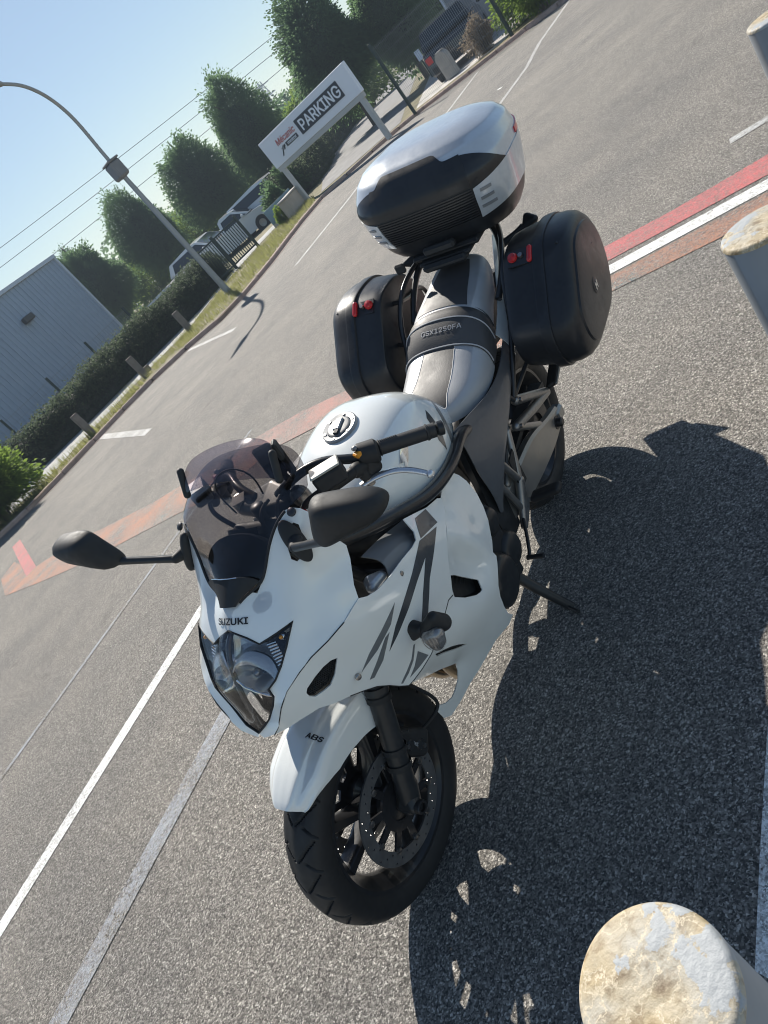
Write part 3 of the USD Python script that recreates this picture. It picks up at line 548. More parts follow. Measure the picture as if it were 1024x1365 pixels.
# ------------------------------------------------------------------ metal-clad building, ribbed sheet after sheet
A0, d = np.array([-3.19, 38.0]), np.array([-.551, -.834]); nb = np.array([.834, -.551])
b = thing('metal_building', 'large blue-grey metal-clad building behind the hedge on the left', 'building')
LEN, HB = 27.0, 4.95
def wall_pt(s, o=0.0): return A0 + d * s + nb * o
rib = .30; prof = [(0, 0), (.17, 0), (.185, .03), (.285, .03), (.30, 0)]
for k in range(int(LEN / 3)):
    pr = np.array([(k * 3 + i * rib + u, w) for i in range(10) for u, w in prof[:-1]] + [(k * 3 + 3.0 - .004, 0)])
    lo = .0 if k < 4 else 1.15
    P = np.array([[(*wall_pt(u, w), z) for u, w in pr] for z in (lo, HB)])
    obj('cladding_sheet', grid(P), 'cladding', b, 20)
cx = A0 + d * LEN / 2 - nb * 6.2; ang = math.atan2(d[1], d[0])
obj('wall', box((LEN - .02, 12.3, HB - .02), (*(cx + nb * .0), HB / 2), ang), 'cladding', b)
obj('roof_trim', box((LEN + .2, .16, .16), (*(A0 + d * LEN / 2 + nb * .04), HB + .03), ang, .01), 'cladding_light', b)
obj('corner_trim', box((.13, .13, HB), (*(A0 + nb * .02 - d * .03), HB / 2 - .02), ang), 'cladding_light', b)
c = wall_pt(14.6, .03); obj('white_panel', box((5.2, .08, 1.9), (*c, .2), ang, .01), 'cladding_light', b)
c = wall_pt(12.0, .07); obj('down_pipe', cyl((*c, 0), (*c, 2.6), .05, 10), 'dark_steel', b)
wl = atw = wall_pt(4.2, .16); lm = obj('wall_light', box((.62, .26, .26), (*wl, 3.62), ang, .04), 'dark_steel', b)
obj('bracket', box((.2, .12, .12), (*wall_pt(4.2, .05), 3.6), ang), 'dark_steel', lm)
# grey boarded shed at the top right
sh = thing('shed', 'blue-grey shed clad in horizontal lap boards at the top edge, behind the black car', 'shed')
S0, S1 = np.array([13.3, 27.5]), np.array([15.6, 22.2]); sd = (S1 - S0) / np.linalg.norm(S1 - S0); sn = np.array([sd[1], -sd[0]]); sa = math.atan2(sd[1], sd[0])
for k in range(16):
    c = (S0 + S1) / 2; m = box((np.linalg.norm(S1 - S0), .03, .155), (0, 0, 0), 0, .004); m.apply_transform(trimesh.transformations.rotation_matrix(.16, [1, 0, 0])); m.apply_transform(trimesh.transformations.rotation_matrix(sa, [0, 0, 1])); m.apply_translation((*c, .17 + k * .15))
    obj('board', m, 'shed_boards', sh, 20)
obj('wall', box((np.linalg.norm(S1 - S0) - .05, 2.4, 2.5), (*((S0 + S1) / 2 - sn * 1.23), 1.3), sa), 'shed_boards', sh)
obj('corner_post', box((.1, .1, 2.5), (*(S0 + sn * .02), 1.3), sa), 'cladding_light', sh)

# ------------------------------------------------------------------ lamp post with a box and a curved arm
lp = thing('street_lamp', 'grey lamp post with a long curved arm and a box halfway up, on the verge', 'street lamp', (.916, 20.09, .1))
obj('pole', tube([(0, 0, 0), (-.01, 0, 1.8), (-.02, 0, 3.6)], [.085, .07, .058], sides=20), 'galvanised', lp)
obj('base_collar', lathe([(.0, 0), (.12, 0), (.12, .03), (.09, .05), (.088, .3)], 20, 'z'), 'galvanised', lp)
obj('control_box', box((.34, .34, .42), (-.04, 0, 3.68), .6, .05), 'grey_plastic', lp)
obj('box_lid', box((.37, .37, .05), (-.04, 0, 3.9), .6, .02), 'grey_plastic', lp)
obj('arm', tube([(-.04, 0, 3.75), (-.02, -.05, 4.35), (-.01, -.19, 4.95), (-.085, -.42, 5.40), (-.225, -.69, 5.71), (-.40, -.90, 5.93), (-.55, -1.0, 6.05), (-.72, -1.09, 6.16)], [.045, .042, .04, .036], n=40, sides=12), 'galvanised', lp)
obj('lantern', balls_hull([(-.70, -1.08, 6.15), (-.84, -1.25, 6.20), (-.78, -1.14, 6.20), (-1.12, -1.62, 6.30)], [.05, .085, .085, .03]), 'galvanised', lp)
l2 = thing('street_lamp', 'thin distant lamp post rising behind the left end of the parking sign', 'street lamp', (9.5, 42.0, .1))
obj('pole', tube([(0, 0, 0), (0, 0, 4.2)], [.075, .05], smooth=False), 'galvanised', l2)
obj('lantern', balls_hull([(-.1, 0, 4.2), (.12, 0, 4.25), (.12, 0, 4.38)], [.07, .07, .06]), 'galvanised', l2)

# ------------------------------------------------------------------ parking sign on two posts
sg = thing('parking_sign', 'long white sign board on two posts reading PARKING in white on black', 'sign')
L0, L1 = np.array([5.06, 25.35]), np.array([7.35, 22.2]); e = (L1 - L0) / np.linalg.norm(L1 - L0); en = np.array([e[1], -e[0]]); ea = math.atan2(e[1], e[0]); W = np.linalg.norm(L1 - L0)
for p_, q in ((L0, .0), (L1, .0)):
    obj('post', box((.16, .12, 1.42), (*(p_), .72), ea, .012), 'post_paint', sg)
zb, zt = 1.40, 2.28; mid = (L0 + L1) / 2
obj('board', box((W + .36, .16, zt - zb), (*mid, (zb + zt) / 2), ea, .015), 'sign_white', sg)
obj('lower_rail', box((W + .3, .13, .14), (*mid, zb - .072), ea, .01), 'post_paint', sg)
def on_sign(u, z, o=.086): return np.array([*(mid + e * u + en * o), z])
E3, Z3 = np.array([*e, 0]), np.array([0, 0, 1.0])
def sign_rect(u0, u1, z0, z1, m, nm): obj(nm, prism([(u0, z0), (u1, z0), (u1, z1), (u0, z1)], .004, (on_sign(0, 0), E3, Z3)), m, sg)
sign_rect(-.42, 1.62, 1.62, 2.07, 'sign_dark', 'dark_panel')
tx = meshkit.text_mesh('PARKING', .30, .004, bold=True); sc = 1.86 / (tx.bounds[1, 0] - tx.bounds[0, 0]); tx.vertices[:, 0] *= sc
obj('lettering', place(tx, on_sign(-.33, 1.695, .0905), E3, Z3), 'sign_white', sg, False)
t1 = meshkit.text_mesh('Mécanic', .17, .004, bold=True); t1.vertices[:, 0] *= .92 / (t1.bounds[1, 0] - t1.bounds[0, 0]); t1.vertices[:, 0] += t1.vertices[:, 1] * .2
obj('lettering', place(t1, on_sign(-1.5, 1.86), E3, Z3), 'red_print', sg, False)
sign_rect(-1.17, -.58, 1.67, 1.80, 'sign_dark', 'dark_panel')
t2 = meshkit.text_mesh('motor', .085, .004, bold=True); t2.vertices[:, 0] *= .46 / (t2.bounds[1, 0] - t2.bounds[0, 0])
obj('lettering', place(t2, on_sign(-1.10, 1.70, .0905), E3, Z3), 'sign_white', sg, False)
obj('logo', cat([prism([(-1.56, 1.55), (-1.33, 1.79), (-1.28, 1.79), (-1.5, 1.55)], .004, (on_sign(0, 0), E3, Z3)), prism([(-1.36, 1.66), (-1.27, 1.79), (-1.20, 1.79), (-1.30, 1.66)], .004, (on_sign(0, 0), E3, Z3)), prism([(-1.44, 1.73), (-1.22, 1.73), (-1.2, 1.75), (-1.42, 1.75)], .004, (on_sign(0, 0, .0875), E3, Z3))]), 'sign_dark', sg, False)

# ------------------------------------------------------------------ low wall, posts, fences
lw = thing('low_wall', 'low beige rendered wall beside the left post of the sign', 'wall')
w0, w1 = np.array([4.15, 24.3]), np.array([5.0, 25.7]); wd = (w1 - w0) / np.linalg.norm(w1 - w0); wa = math.atan2(wd[1], wd[0])
obj('wall', box((np.linalg.norm(w1 - w0), .3, .55), (*((w0 + w1) / 2), .36), wa, .01), 'beige_wall', lw); obj('coping', box((np.linalg.norm(w1 - w0) + .06, .36, .05), (*((w0 + w1) / 2), .66), wa, .01), 'concrete', lw)
lt = thing('notice_board', 'long blue-green board lying behind the low beige wall', 'board'); obj('board', box((1.9, .06, .5), (4.55, 27.2, .45), .75, .01), 'teal_board', lt); [obj('foot', box((.08, .3, .22), c_, .75), 'galvanised', lt) for c_ in ((4.0, 26.7, .2), (5.1, 27.7, .2))]
PG = 'short weathered timber post at the edge of the path'
for i, (x, y, h, lab) in enumerate([(-3.46, 16.75, .56, PG + ', nearest the bright shrub'), (-1.95, 18.5, .56, PG + ', middle one of three'), (-.45, 19.5, .56, PG + ', closest to the lamp post'), (-1.86, 18.95, .14, 'low stump of a broken timber post behind the kerb')]):
    t = thing('timber_post', lab, 'post', (x, y, .1), .4)
    obj('post', box((.16, .13, h), (0, 0, h / 2 - .02), 0, .02), 'wood_grey', t); obj('top', box((.155, .125, .02), (0, 0, h - .02), 0, .01), 'wood_grey', t)
def mesh_fence(pts, h, label, pitch=.1, rows=.2, wire=.004, post=.03, post_h=None, m='wire_grey'):
    f = thing('wire_fence', label, 'fence'); g = LineString(pts)
    for k in range(len(pts)):
        obj('post', box((post * 2, post * 2, (post_h or h) + .1), (*pts[k], (post_h or h) / 2 + .1), .5, .004), 'fence_green', f)
    for a, c in zip(pts[:-1], pts[1:]):
        a, c = np.array(a), np.array(c); ln = np.linalg.norm(c - a); q = []; dd = (c - a) / ln; aa = math.atan2(dd[1], dd[0])
        for s in np.arange(.08, ln - .05, pitch): q.append(box((wire * 1.6, wire * 1.6, h - .1), (*(a + dd * s), h / 2 + .13), aa))
        for z in np.arange(.12, h, rows): q.append(box((ln - .07, wire * 2, wire * 2), (*((a + c) / 2), z + .1), aa))
        obj('mesh_panel', cat(q), m, f, False)
mesh_fence([(-8.6, 21.4), (-5.9, 21.7), (-4.35, 22.3), (-3.0, 23.15), (-1.6, 24.3)], 1.38, 'green-posted wire mesh fence between hedge and metal building', pitch=.09, rows=.2)
mesh_fence([(8.18, 21.75), (10.0, 18.6), (11.6, 15.6)], 1.95, 'tall wire mesh fence with dark green posts along the gravel yard', pitch=.06, rows=.25, wire=.0025, post=.035, post_h=2.0)
bf = thing('bar_fence', 'dark green fence panel of close vertical bars right of the lamp post', 'fence')
F0, F1 = np.array([1.05, 24.4]), np.array([2.86, 25.3]); fd = (F1 - F0) / np.linalg.norm(F1 - F0); fa = math.atan2(fd[1], fd[0]); FL = np.linalg.norm(F1 - F0)
for s in (0, FL * .43, FL): obj('post', box((.09, .07, 1.25), (*(F0 + fd * s), .66), fa, .008), 'fence_green', bf)
for z in (.22, 1.18): obj('rail', box((FL, .045, .05), (*(F0 + fd * FL / 2), z), fa, .006), 'fence_green', bf)
for s in np.arange(.09, FL - .05, .095):
    if abs(s - FL * .43) > .06: obj('bar', box((.022, .022, .98), (*(F0 + fd * s), .70), fa), 'fence_green', bf, False)
# concrete markers, small sign in the gravel yard
for x, y, lab in ((9.75, 21.9, 'pale round-topped concrete marker post on the gravel in front of the black car'), (10.25, 20.6, 'second concrete marker post, half hidden by the dry grey bush')):
    t = thing('marker_post', lab, 'post', (x, y, .1), -.9)
    obj('body', prism([(-.19, 0), (.19, 0), (.19, .55), (.15, .66), (.08, .72), (-.02, .74), (-.12, .70), (-.19, .58)], .24, ((.0, .12, 0), (1, 0, 0), (0, 0, 1))), 'concrete', t, 30)
    obj('top', box((.2, .22, .02), (0, 0, .735), 0, .008), 'concrete', t)
ns = thing('small_notice', 'small white notice fixed to the wires of the yard fence', 'sign'); obj('plate', box((.26, .02, .36), (12.3, 29.2, .95), -1.0, .004), 'sign_white', ns); obj('post', box((.05, .05, 1.0), (12.32, 29.24, .55), -1.0), 'fence_green', ns)

# ------------------------------------------------------------------ cars beyond the fence
def car(name, label, cat_, loc, rz, paint, pickup=False, L=4.3):
    t = thing(name, label, cat_, loc, rz); w = .88
    low = [(-L / 2, .35), (-L / 2 + .03, .75), (-L / 2 + .2, .92), (-.9, .98), (.75, .98), (1.55, .88), (L / 2 - .08, .72), (L / 2, .45), (L / 2 - .1, .28), (-L / 2 + .1, .28)]
    top = [(-.35 if pickup else -L / 2 + .25, .97), (-.25 if pickup else -L / 2 + .55, 1.42), (-.1, 1.50), (.45, 1.44), (1.15, .97)]
    P = np.array([[(x, s * w * (1 if .4 < z < .9 else .93), z) for x, z in low] for s in (-1, -.6, .6, 1)]); P[0, :, 1] *= .985; P[3, :, 1] *= .985
    body = prism(low, 2 * w * .96, ((0, w * .96, 0), (1, 0, 0), (0, 0, 1))); obj('body', body, paint, t, 25)
    rows = np.array([[(x, s * (w * .93 - max(0, z - .97) * .33), z) for x, z in top] for s in (-1, 1)]); cab = hull(rows.reshape(-1, 3)); obj('cabin', cab, paint, t, 25)
    for s in (-1, 1):
        q = [(-.2 if pickup else -L / 2 + .6, 1.0), (-.12 if pickup else -L / 2 + .75, 1.36), (.42, 1.37), (.98, 1.0)]
        obj('side_window', hull([(x, s * (w * .93 - max(0, z - .97) * .33 + .008), z) for x, z in q] + [(x, s * (w * .93 - max(0, z - .97) * .33 - .02), z) for x, z in q]), 'car_glass', t, False)
    obj('windscreen', hull([(.53, s * .62, 1.40) for s in (-1, 1)] + [(1.12, s * .74, 1.01) for s in (-1, 1)] + [(.50, s * .62, 1.37) for s in (-1, 1)] + [(1.08, s * .74, .98) for s in (-1, 1)]), 'car_glass', t, False)
    xr = -.33 if pickup else -L / 2 + .24
    obj('rear_window', hull([(xr + .03 - .02, s * .7, 1.02) for s in (-1, 1)] + [(xr + .1 + (0 if pickup else .18) - .02, s * .6, 1.38) for s in (-1, 1)] + [(xr + .1, s * .7, 1.02) for s in (-1, 1)] + [(xr + .3, s * .6, 1.38) for s in (-1, 1)]), 'car_glass', t, False)
    for x in (-L / 2 + .8, L / 2 - .85):
        for s in (-1, 1):
            wv = obj('wheel', lathe([(.16, -.1), (.30, -.11), (.325, -.07), (.325, .07), (.30, .11), (.16, .1)], 24, 'y', (x, s * .76, .325), closed=True), 'rubber', t)
            obj('hub_cap', lathe([(0, s * .08), (.15, s * .09), (.2, s * .06)], 16, 'y', (x, s * .77, .325)), 'alloy', wv)
    for s in (-1, 1):
        obj('headlight', box((.1, .3, .14), (L / 2 - .1, s * .62, .66), 0, .03), 'chrome', t); obj('tail_light', box((.08, .2, .2), (-L / 2 + .05, s * .72, .72), 0, .02), 'red_plastic', t)
        obj('mirror', balls_hull([(.85, s * .93, 1.02), (.85, s * 1.05, 1.03)], [.05, .07]), paint, t)
    obj('bumper', cat([box((.1, 1.6, .2), (L / 2 - .05, 0, .42), 0, .03), box((.1, 1.6, .2), (-L / 2 + .05, 0, .42), 0, .03)]), 'black_plastic', t)
car('pickup_truck', 'white pickup parked behind the bar fence, its windscreen towards the sign', 'car', (3.45, 33.2, -.05), -.35, 'car_white', True, 4.3)
car('parked_car', 'small pale car parked behind the bar fence, left of the pickup', 'car', (1.9, 35.5, .0), -.6, 'car_white', False, 3.8)
car('parked_car', 'grey car parked between the pickup and the left sign post, far back', 'car', (6.4, 37.5, .0), -.7, 'car_grey', False, 4.1)
car('parked_car', 'white car parked behind the shrub and the left sign post', 'car', (5.4, 33.2, .05), -.5, 'car_white')
car('parked_car', 'white car whose roof edge shows over the hedge left of the lamp post', 'car', (.15, 33.5, -.55), -.75, 'car_white')
car('parked_car', 'black hatchback with red tail lights parked behind the yard fence', 'car', (11.4, 24.0, .05), 1.0, 'car_dark', False, 3.9)

# ------------------------------------------------------------------ overhead wires and pylon
for (h0, h1, lab) in ((14.9, 11.9, 'highest of the three overhead wires'), (13.3, 10.5, 'middle one of the three overhead wires'), (11.0, 8.7, 'lowest of the three overhead wires')):
    p = [np.array([-12.2 + 39.1 * t, 100 + t * 0, h0 + (h1 - h0) * t - 1.2 * 4 * .12 * t * (1 - t)]) for t in np.linspace(-1.2, 3.2, 60)]
    tag(obj('overhead_wire', tube(p, .035, smooth=False, sides=5), 'wire_grey'), lab, 'wire')
py = thing('pylon', 'pale lattice pylon far away behind the sign', 'pylon', (47.6, 200, 0), .4)
q = []
for s in ((1, 1), (1, -1), (-1, -1), (-1, 1)): q.append(tube([(s[0] * 2.2, s[1] * 2.2, 0), (s[0] * .5, s[1] * .5, 17)], .12, smooth=False, sides=5))
for k in range(8):
    z0, z1 = k * 2.1, (k + 1) * 2.1; a0, a1 = 2.2 - 1.7 * z0 / 17, 2.2 - 1.7 * z1 / 17
    for s, t_ in (((1, 1), (1, -1)), ((1, -1), (-1, -1)), ((-1, -1), (-1, 1)), ((-1, 1), (1, 1))): q += [tube([(s[0] * a0, s[1] * a0, z0), (t_[0] * a1, t_[1] * a1, z1)], .07, smooth=False, sides=4), tube([(t_[0] * a0, t_[1] * a0, z0), (s[0] * a1, s[1] * a1, z1)], .07, smooth=False, sides=4)]
obj('lattice', cat(q), 'galvanised', py, False)
obj('cross_arm', cat([tube([(-3, 0, z), (3, 0, z)], .12, smooth=False, sides=5) for z in (13.5, 16)]), 'galvanised', py)

# thin summer haze over the whole place
haze = box((420, 520, 24), (0, 150, 11)); mat('haze', {'v': ('principled_volume', {'color': (.70, .84, 1.0), 'density': .0011, 'anisotropy': .3})}, surface=None, volume='v.volume')
tag(obj('haze', haze, 'haze', smooth=False), 'thin summer haze over the whole place', 'haze', kind='stuff')

# ------------------------------------------------------------------ the motorcycle: x forward from the rear contact point, y to its left, z up; it leans on its side stand
YAW, LEAN, STEER = 3.885471, 0.206504, -0.088919
BX, BY = 0.538902, 2.574612
def rotm(ax, a):
    ax = np.asarray(ax, float) / np.linalg.norm(ax); K = np.array([[0, -ax[2], ax[1]], [ax[2], 0, -ax[0]], [-ax[1], ax[0], 0]])
    return np.eye(3) + math.sin(a) * K + (1 - math.cos(a)) * K @ K
RB = rotm([0, 0, 1], YAW) @ rotm([1, 0, 0], -LEAN)
BIKE = Gf.Matrix4d(*RB[:, 0], 0, *RB[:, 1], 0, *RB[:, 2], 0, BX, BY, 0, 1)
bike = thing('motorcycle', 'white faired sport touring motorcycle leaning on its side stand', 'motorcycle', mat=BIKE)
RAKE, WB = math.radians(25.3), 1.485
S_AX, S_O = np.array([-math.sin(RAKE), 0, math.cos(RAKE)]), np.array([WB + .104, 0, 0])
SR = rotm(S_AX, STEER)
def st(m):
    if isinstance(m, list): m = cat(m)
    m = m.copy(); m.vertices = (np.asarray(m.vertices) - S_O) @ SR.T + S_O; return m
def part(name, m, mt, smooth=35, parent=None, **k): return obj(name, m, mt, bike if parent is None else parent, smooth, **k)

# ---- wheels
def tyre(cx, R, w, rim, seed, nth=1100, groove=.006, reps=22):
    a = np.array([(rim - .004, w * .36), (rim + .006, w * .43), (rim + (R - rim) * .30, w * .49), (rim + (R - rim) * .55, w * .497), (rim + (R - rim) * .74, w * .45), (rim + (R - rim) * .89, w * .33), (R - .0035, w * .17), (R, 0)])
    a = np.vstack([a, (a[:-1] * [1, -1])[::-1]]); p = spline(a, 64); th = np.linspace(0, 2 * np.pi, nth, endpoint=False)
    T, r = np.meshgrid(th, p[:, 0], indexing='ij'); y = np.broadcast_to(p[:, 1], T.shape)
    dep = np.zeros_like(T); u = np.abs(y) / (w / 2); side = np.sign(y + 1e-9)
    for q in range(2):
        ph = (T * reps / (2 * np.pi) + q * .5 * (side > 0) + (.30 if q else 0) - (u ** 1.2) * (1.05 if q == 0 else .62) * (1 if q == 0 else -1) * .8) % 1
        ph = np.minimum(ph, 1 - ph) * (2 * np.pi * R / reps)
        lo, hi = ((.10, .84) if q == 0 else (.42, .92))
        dep = np.maximum(dep, np.clip((.0036 - ph) / .0012, 0, 1) * ((u > lo) & (u < hi)))
    dep = np.where(r > rim + (R - rim) * .6, dep, 0); r = r - dep * groove
    P = np.stack([cx + r * np.cos(T), y, R + r * np.sin(T)], -1); return fixed(grid(P, closed_u=True))
def rim_mesh(cx, zc, rim, w, n=72):
    o = w / 2
    return lathe([(rim + .012, -o), (rim + .012, -o + .006), (rim - .002, -o + .012), (rim - .012, -o * .55), (rim - .022, 0), (rim - .012, o * .55), (rim - .002, o - .012), (rim + .012, o - .006), (rim + .012, o), (rim - .004, o - .001), (rim - .014, o * .7), (rim - .030, o * .28), (rim - .034, 0), (rim - .030, -o * .28), (rim - .014, -o * .7), (rim - .004, -o + .001)], n, 'y', (cx, 0, zc), closed=True)
def spokes(cx, zc, rim, hub, k=3, wy=.036):
    out = []
    for i in range(k):
        for s in (-1, 1):
            a = 2 * np.pi * i / k + .35; a0, a1 = a + s * .30, a + s * .36
            d0, d1 = np.array([math.cos(a0), math.sin(a0)]), np.array([math.cos(a1), math.sin(a1)]); pts = []
            for r, d, t, w_ in ((hub * .8, d0, .019, wy), (rim * .55, (d0 + d1) / np.linalg.norm(d0 + d1), .013, wy * .7), (rim - .022, d1, .020, wy * .62)):
                n = np.array([-d[1], d[0]]); pts.append([(cx + r * d[0] + q * t * n[0], y * w_, zc + r * d[1] + q * t * n[1]) for q, y in ((-1, -.6), (-.6, -1), (.6, -1), (1, -.6), (1, .6), (.6, 1), (-.6, 1), (-1, .6))])
            out.append(fixed(grid(np.array(pts), closed_v=True, caps=True)))
    return out
def disc(c, r0, r1, t, holes=True, waves=0):
    th = np.linspace(0, 2 * np.pi, 96, endpoint=False); hs = []
    if holes:
        for k in range(42):
            a = 2 * np.pi * k / 42; r = r0 + (r1 - r0) * (.22, .5, .78)[k % 3]; hs.append([(r * math.cos(a) + .0029 * math.cos(q), r * math.sin(a) + .0029 * math.sin(q)) for q in np.arange(7) * .8976])
    g = Polygon(np.column_stack([np.cos(th), np.sin(th)]) * r1, [np.column_stack([np.cos(th), np.sin(th)]) * r0] + hs)
    return prism(g, t, (np.asarray(c) + [0, t / 2, 0], (1, 0, 0), (0, 0, 1)))
fc = np.array([WB, 0, .30])
part('front_tyre', st(tyre(WB, .30, .12, .222, 1)), 'rubber', 50)
w = part('front_rim', st(rim_mesh(WB, .30, .218, .098)), 'black_paint', 40)
for m in spokes(WB, .30, .216, .05): part('spoke', st(m), 'black_paint', 40, w)
part('hub', st(lathe([(.014, -.075), (.05, -.07), (.055, -.04), (.04, -.03), (.04, .03), (.055, .04), (.05, .07), (.014, .075)], 40, 'y', fc, closed=True)), 'black_paint', 40, w)
for s in (1, -1):
    dz = part('brake_disc', st(disc(fc + [0, s * .072, 0], .118, .155, .005)), 'disc_steel', 25)
    part('carrier', st([disc(fc + [0, s * .071, 0], .045, .072, .007, False)] + [box((.05, .006, .02), (0, 0, 0)).apply_transform(trimesh.transformations.rotation_matrix(-a, [0, 1, 0])).apply_translation(fc + [.092 * math.cos(a), s * .071, .092 * math.sin(a)]) for a in np.arange(10) * .6283]), 'black_paint', 30, dz)
    for a in np.arange(10) * .6283:
        c = fc + np.array([.1165 * math.cos(a), s * .076, .1165 * math.sin(a)]); part('rivet', st(lathe([(.0, s * .004), (.005, s * .004), (.0085, s * .003), (.0085, -s * .007)], 12, 'y', c)), 'steel', 40, dz)
# fork
FD = np.array([-math.sin(RAKE), 0, math.cos(RAKE)]); FO = np.array([1.478, 0, .30])
for s in (1, -1):
    o = FO + [0, s * .103, 0]
    fl = part('fork_leg', st([tube([o + FD * -.02, o + FD * .05, o + FD * .06, o + FD * .30, o + FD * .315], [.026, .031, .0285, .0275, .031], smooth=False, sides=24), tube([o + FD * .315, o + FD * .33], [.031, .030], smooth=False, sides=24)]), 'satin_black', 30)
    part('inner_tube', st(cyl(o + FD * .32, o + FD * .78, .0215, 20)), 'dark_steel', 30, fl)
    part('axle_lug', st([balls_hull([fc + [0, s * .088, 0], fc + [0, s * .118, 0], o + FD * .05 + [0, -s * .005, 0]], [.024, .022, .02])]), 'satin_black', 30, fl)
    part('axle_end', st(lathe([(.0115, 0), (.0115, s * .012), (.0175, s * .012), (.0185, s * .009), (.0185, -s * .01)], 24, 'y', fc + [0, s * .133, 0])), 'dark_steel', 30, fl)
    for h in (.11, .155, .30): part('band', st(lathe([(.0325, -.008), (.0325, .008)], 24, 'z', (0, 0, 0)).apply_transform(trimesh.geometry.align_vectors([0, 0, 1], FD)).apply_translation(o + FD * h)), 'black_plastic', 30, fl)
    # calliper behind the leg
    a = 2.55; c = fc + np.array([.142 * math.cos(a), s * .078, .142 * math.sin(a)]); rd, tg = np.array([math.cos(a), 0, math.sin(a)]), np.array([-math.sin(a), 0, math.cos(a)])
    cp = part('brake_calliper', st([balls_hull([c + tg * -.05 + rd * -.012 + [0, s * .012, 0], c + tg * .05 + rd * -.012 + [0, s * .012, 0], c + tg * .045 + rd * .026 + [0, s * .012, 0], c + tg * -.045 + rd * .026 + [0, s * .012, 0]], [.02] * 4), balls_hull([c + tg * -.04 + rd * .02 + [0, -s * .026, 0], c + tg * .04 + rd * .02 + [0, -s * .026, 0]], [.014] * 2), balls_hull([c + tg * .052, o + FD * .13, o + FD * .2], [.011, .011, .011])]), 'black_plastic', 35)
    for q in (-.034, .034): part('bolt', st(lathe([(0, s * .004), (.0065, s * .004), (.0065, -s * .004)], 12, 'y', c + tg * q + [0, s * .034, 0])), 'steel', 30, cp)
    for q in (-.02, .02): part('piston_cap', st(lathe([(0, s * .003), (.012, s * .003), (.0145, 0), (.0145, -s * .004)], 20, 'y', c + tg * q + rd * .002 + [0, s * .033, 0])), 'satin_black', 30, cp)
    part('pad_pin', st(cyl(c + tg * -.03 + rd * .038 + [0, -s * .03, 0], c + tg * -.03 + rd * .038 + [0, s * .03, 0], .003, 8)), 'steel', 30, cp)
    part('brake_hose', st(tube([c + tg * .03 + rd * .03 + [0, s * .02, 0], c + rd * .1 + tg * .09 + [0, s * .03, 0], o + FD * .33 + [-.05, 0, .0], o + FD * .6 + [-.04, -s * .02, 0]], .005, 30)), 'black_plastic', 30, cp)
c = fc + np.array([.142 * math.cos(2.55), .113, .142 * math.sin(2.55)]); tg = np.array([-math.sin(2.55), 0, math.cos(2.55)])
tx = meshkit.text_mesh('TOKICO', .0085, .0008); tx.vertices[:, 0] -= tx.bounds[1, 0] / 2
part('lettering', st(place(tx, c + np.array([0, -.0005, .014]), (-.94, 0, .34), (.34, 0, .94)) if False else place(tx, c + [.0, 0, .0], (-.35, 0, -.94), (-.94, 0, .35))), 'grey_print', False)
# front mudguard: arched over the tyre, two ridges, side skirts down to the fork
ang = np.radians(np.r_[np.linspace(57, 112, 40), np.linspace(112.6, 150, 14)]); rows = []
for a in ang:
    q = math.degrees(a); tip = np.clip((q - 57) / 14, 0, 1) ** .5; hw = .046 + .038 * tip; top = .334 + .006 * tip
    skirt = np.interp(q, [57, 60, 64, 70, 78, 95, 112, 112.5, 150], [.311, .310, .306, .292, .266, .245, .230, .312, .32])
    prof = [(hw, skirt), (hw + .002, (skirt + top) / 2 - .008), (hw - .002, top - .022), (hw - .013, top - .008), (hw * .60, top - .002), (hw * .50, top + .006), (hw * .25, top + .0085), (0, top + .009)]
    prof = spline(np.array(prof), 16); full = np.vstack([prof, (prof[:-1] * [-1, 1])[::-1]])
    rows.append([(fc[0] + r * math.cos(a), y, fc[2] + r * math.sin(a)) for y, r in full])
G = grid(np.array(rows)); G = tm(G.vertices, G.faces)
fv, ff = np.asarray(G.vertices), np.asarray(G.faces)
if (vnorm(fv, ff) * (fv - [1.485, 0, .3])).sum(1).mean() < 0: ff = ff[:, ::-1]
guard = st(sheet_thick(fv, ff, .003)); gp = part('front_mudguard', guard, 'white_paint', 40)
gk = trimesh.Trimesh(st(tm(fv, ff)).vertices, ff, process=False)

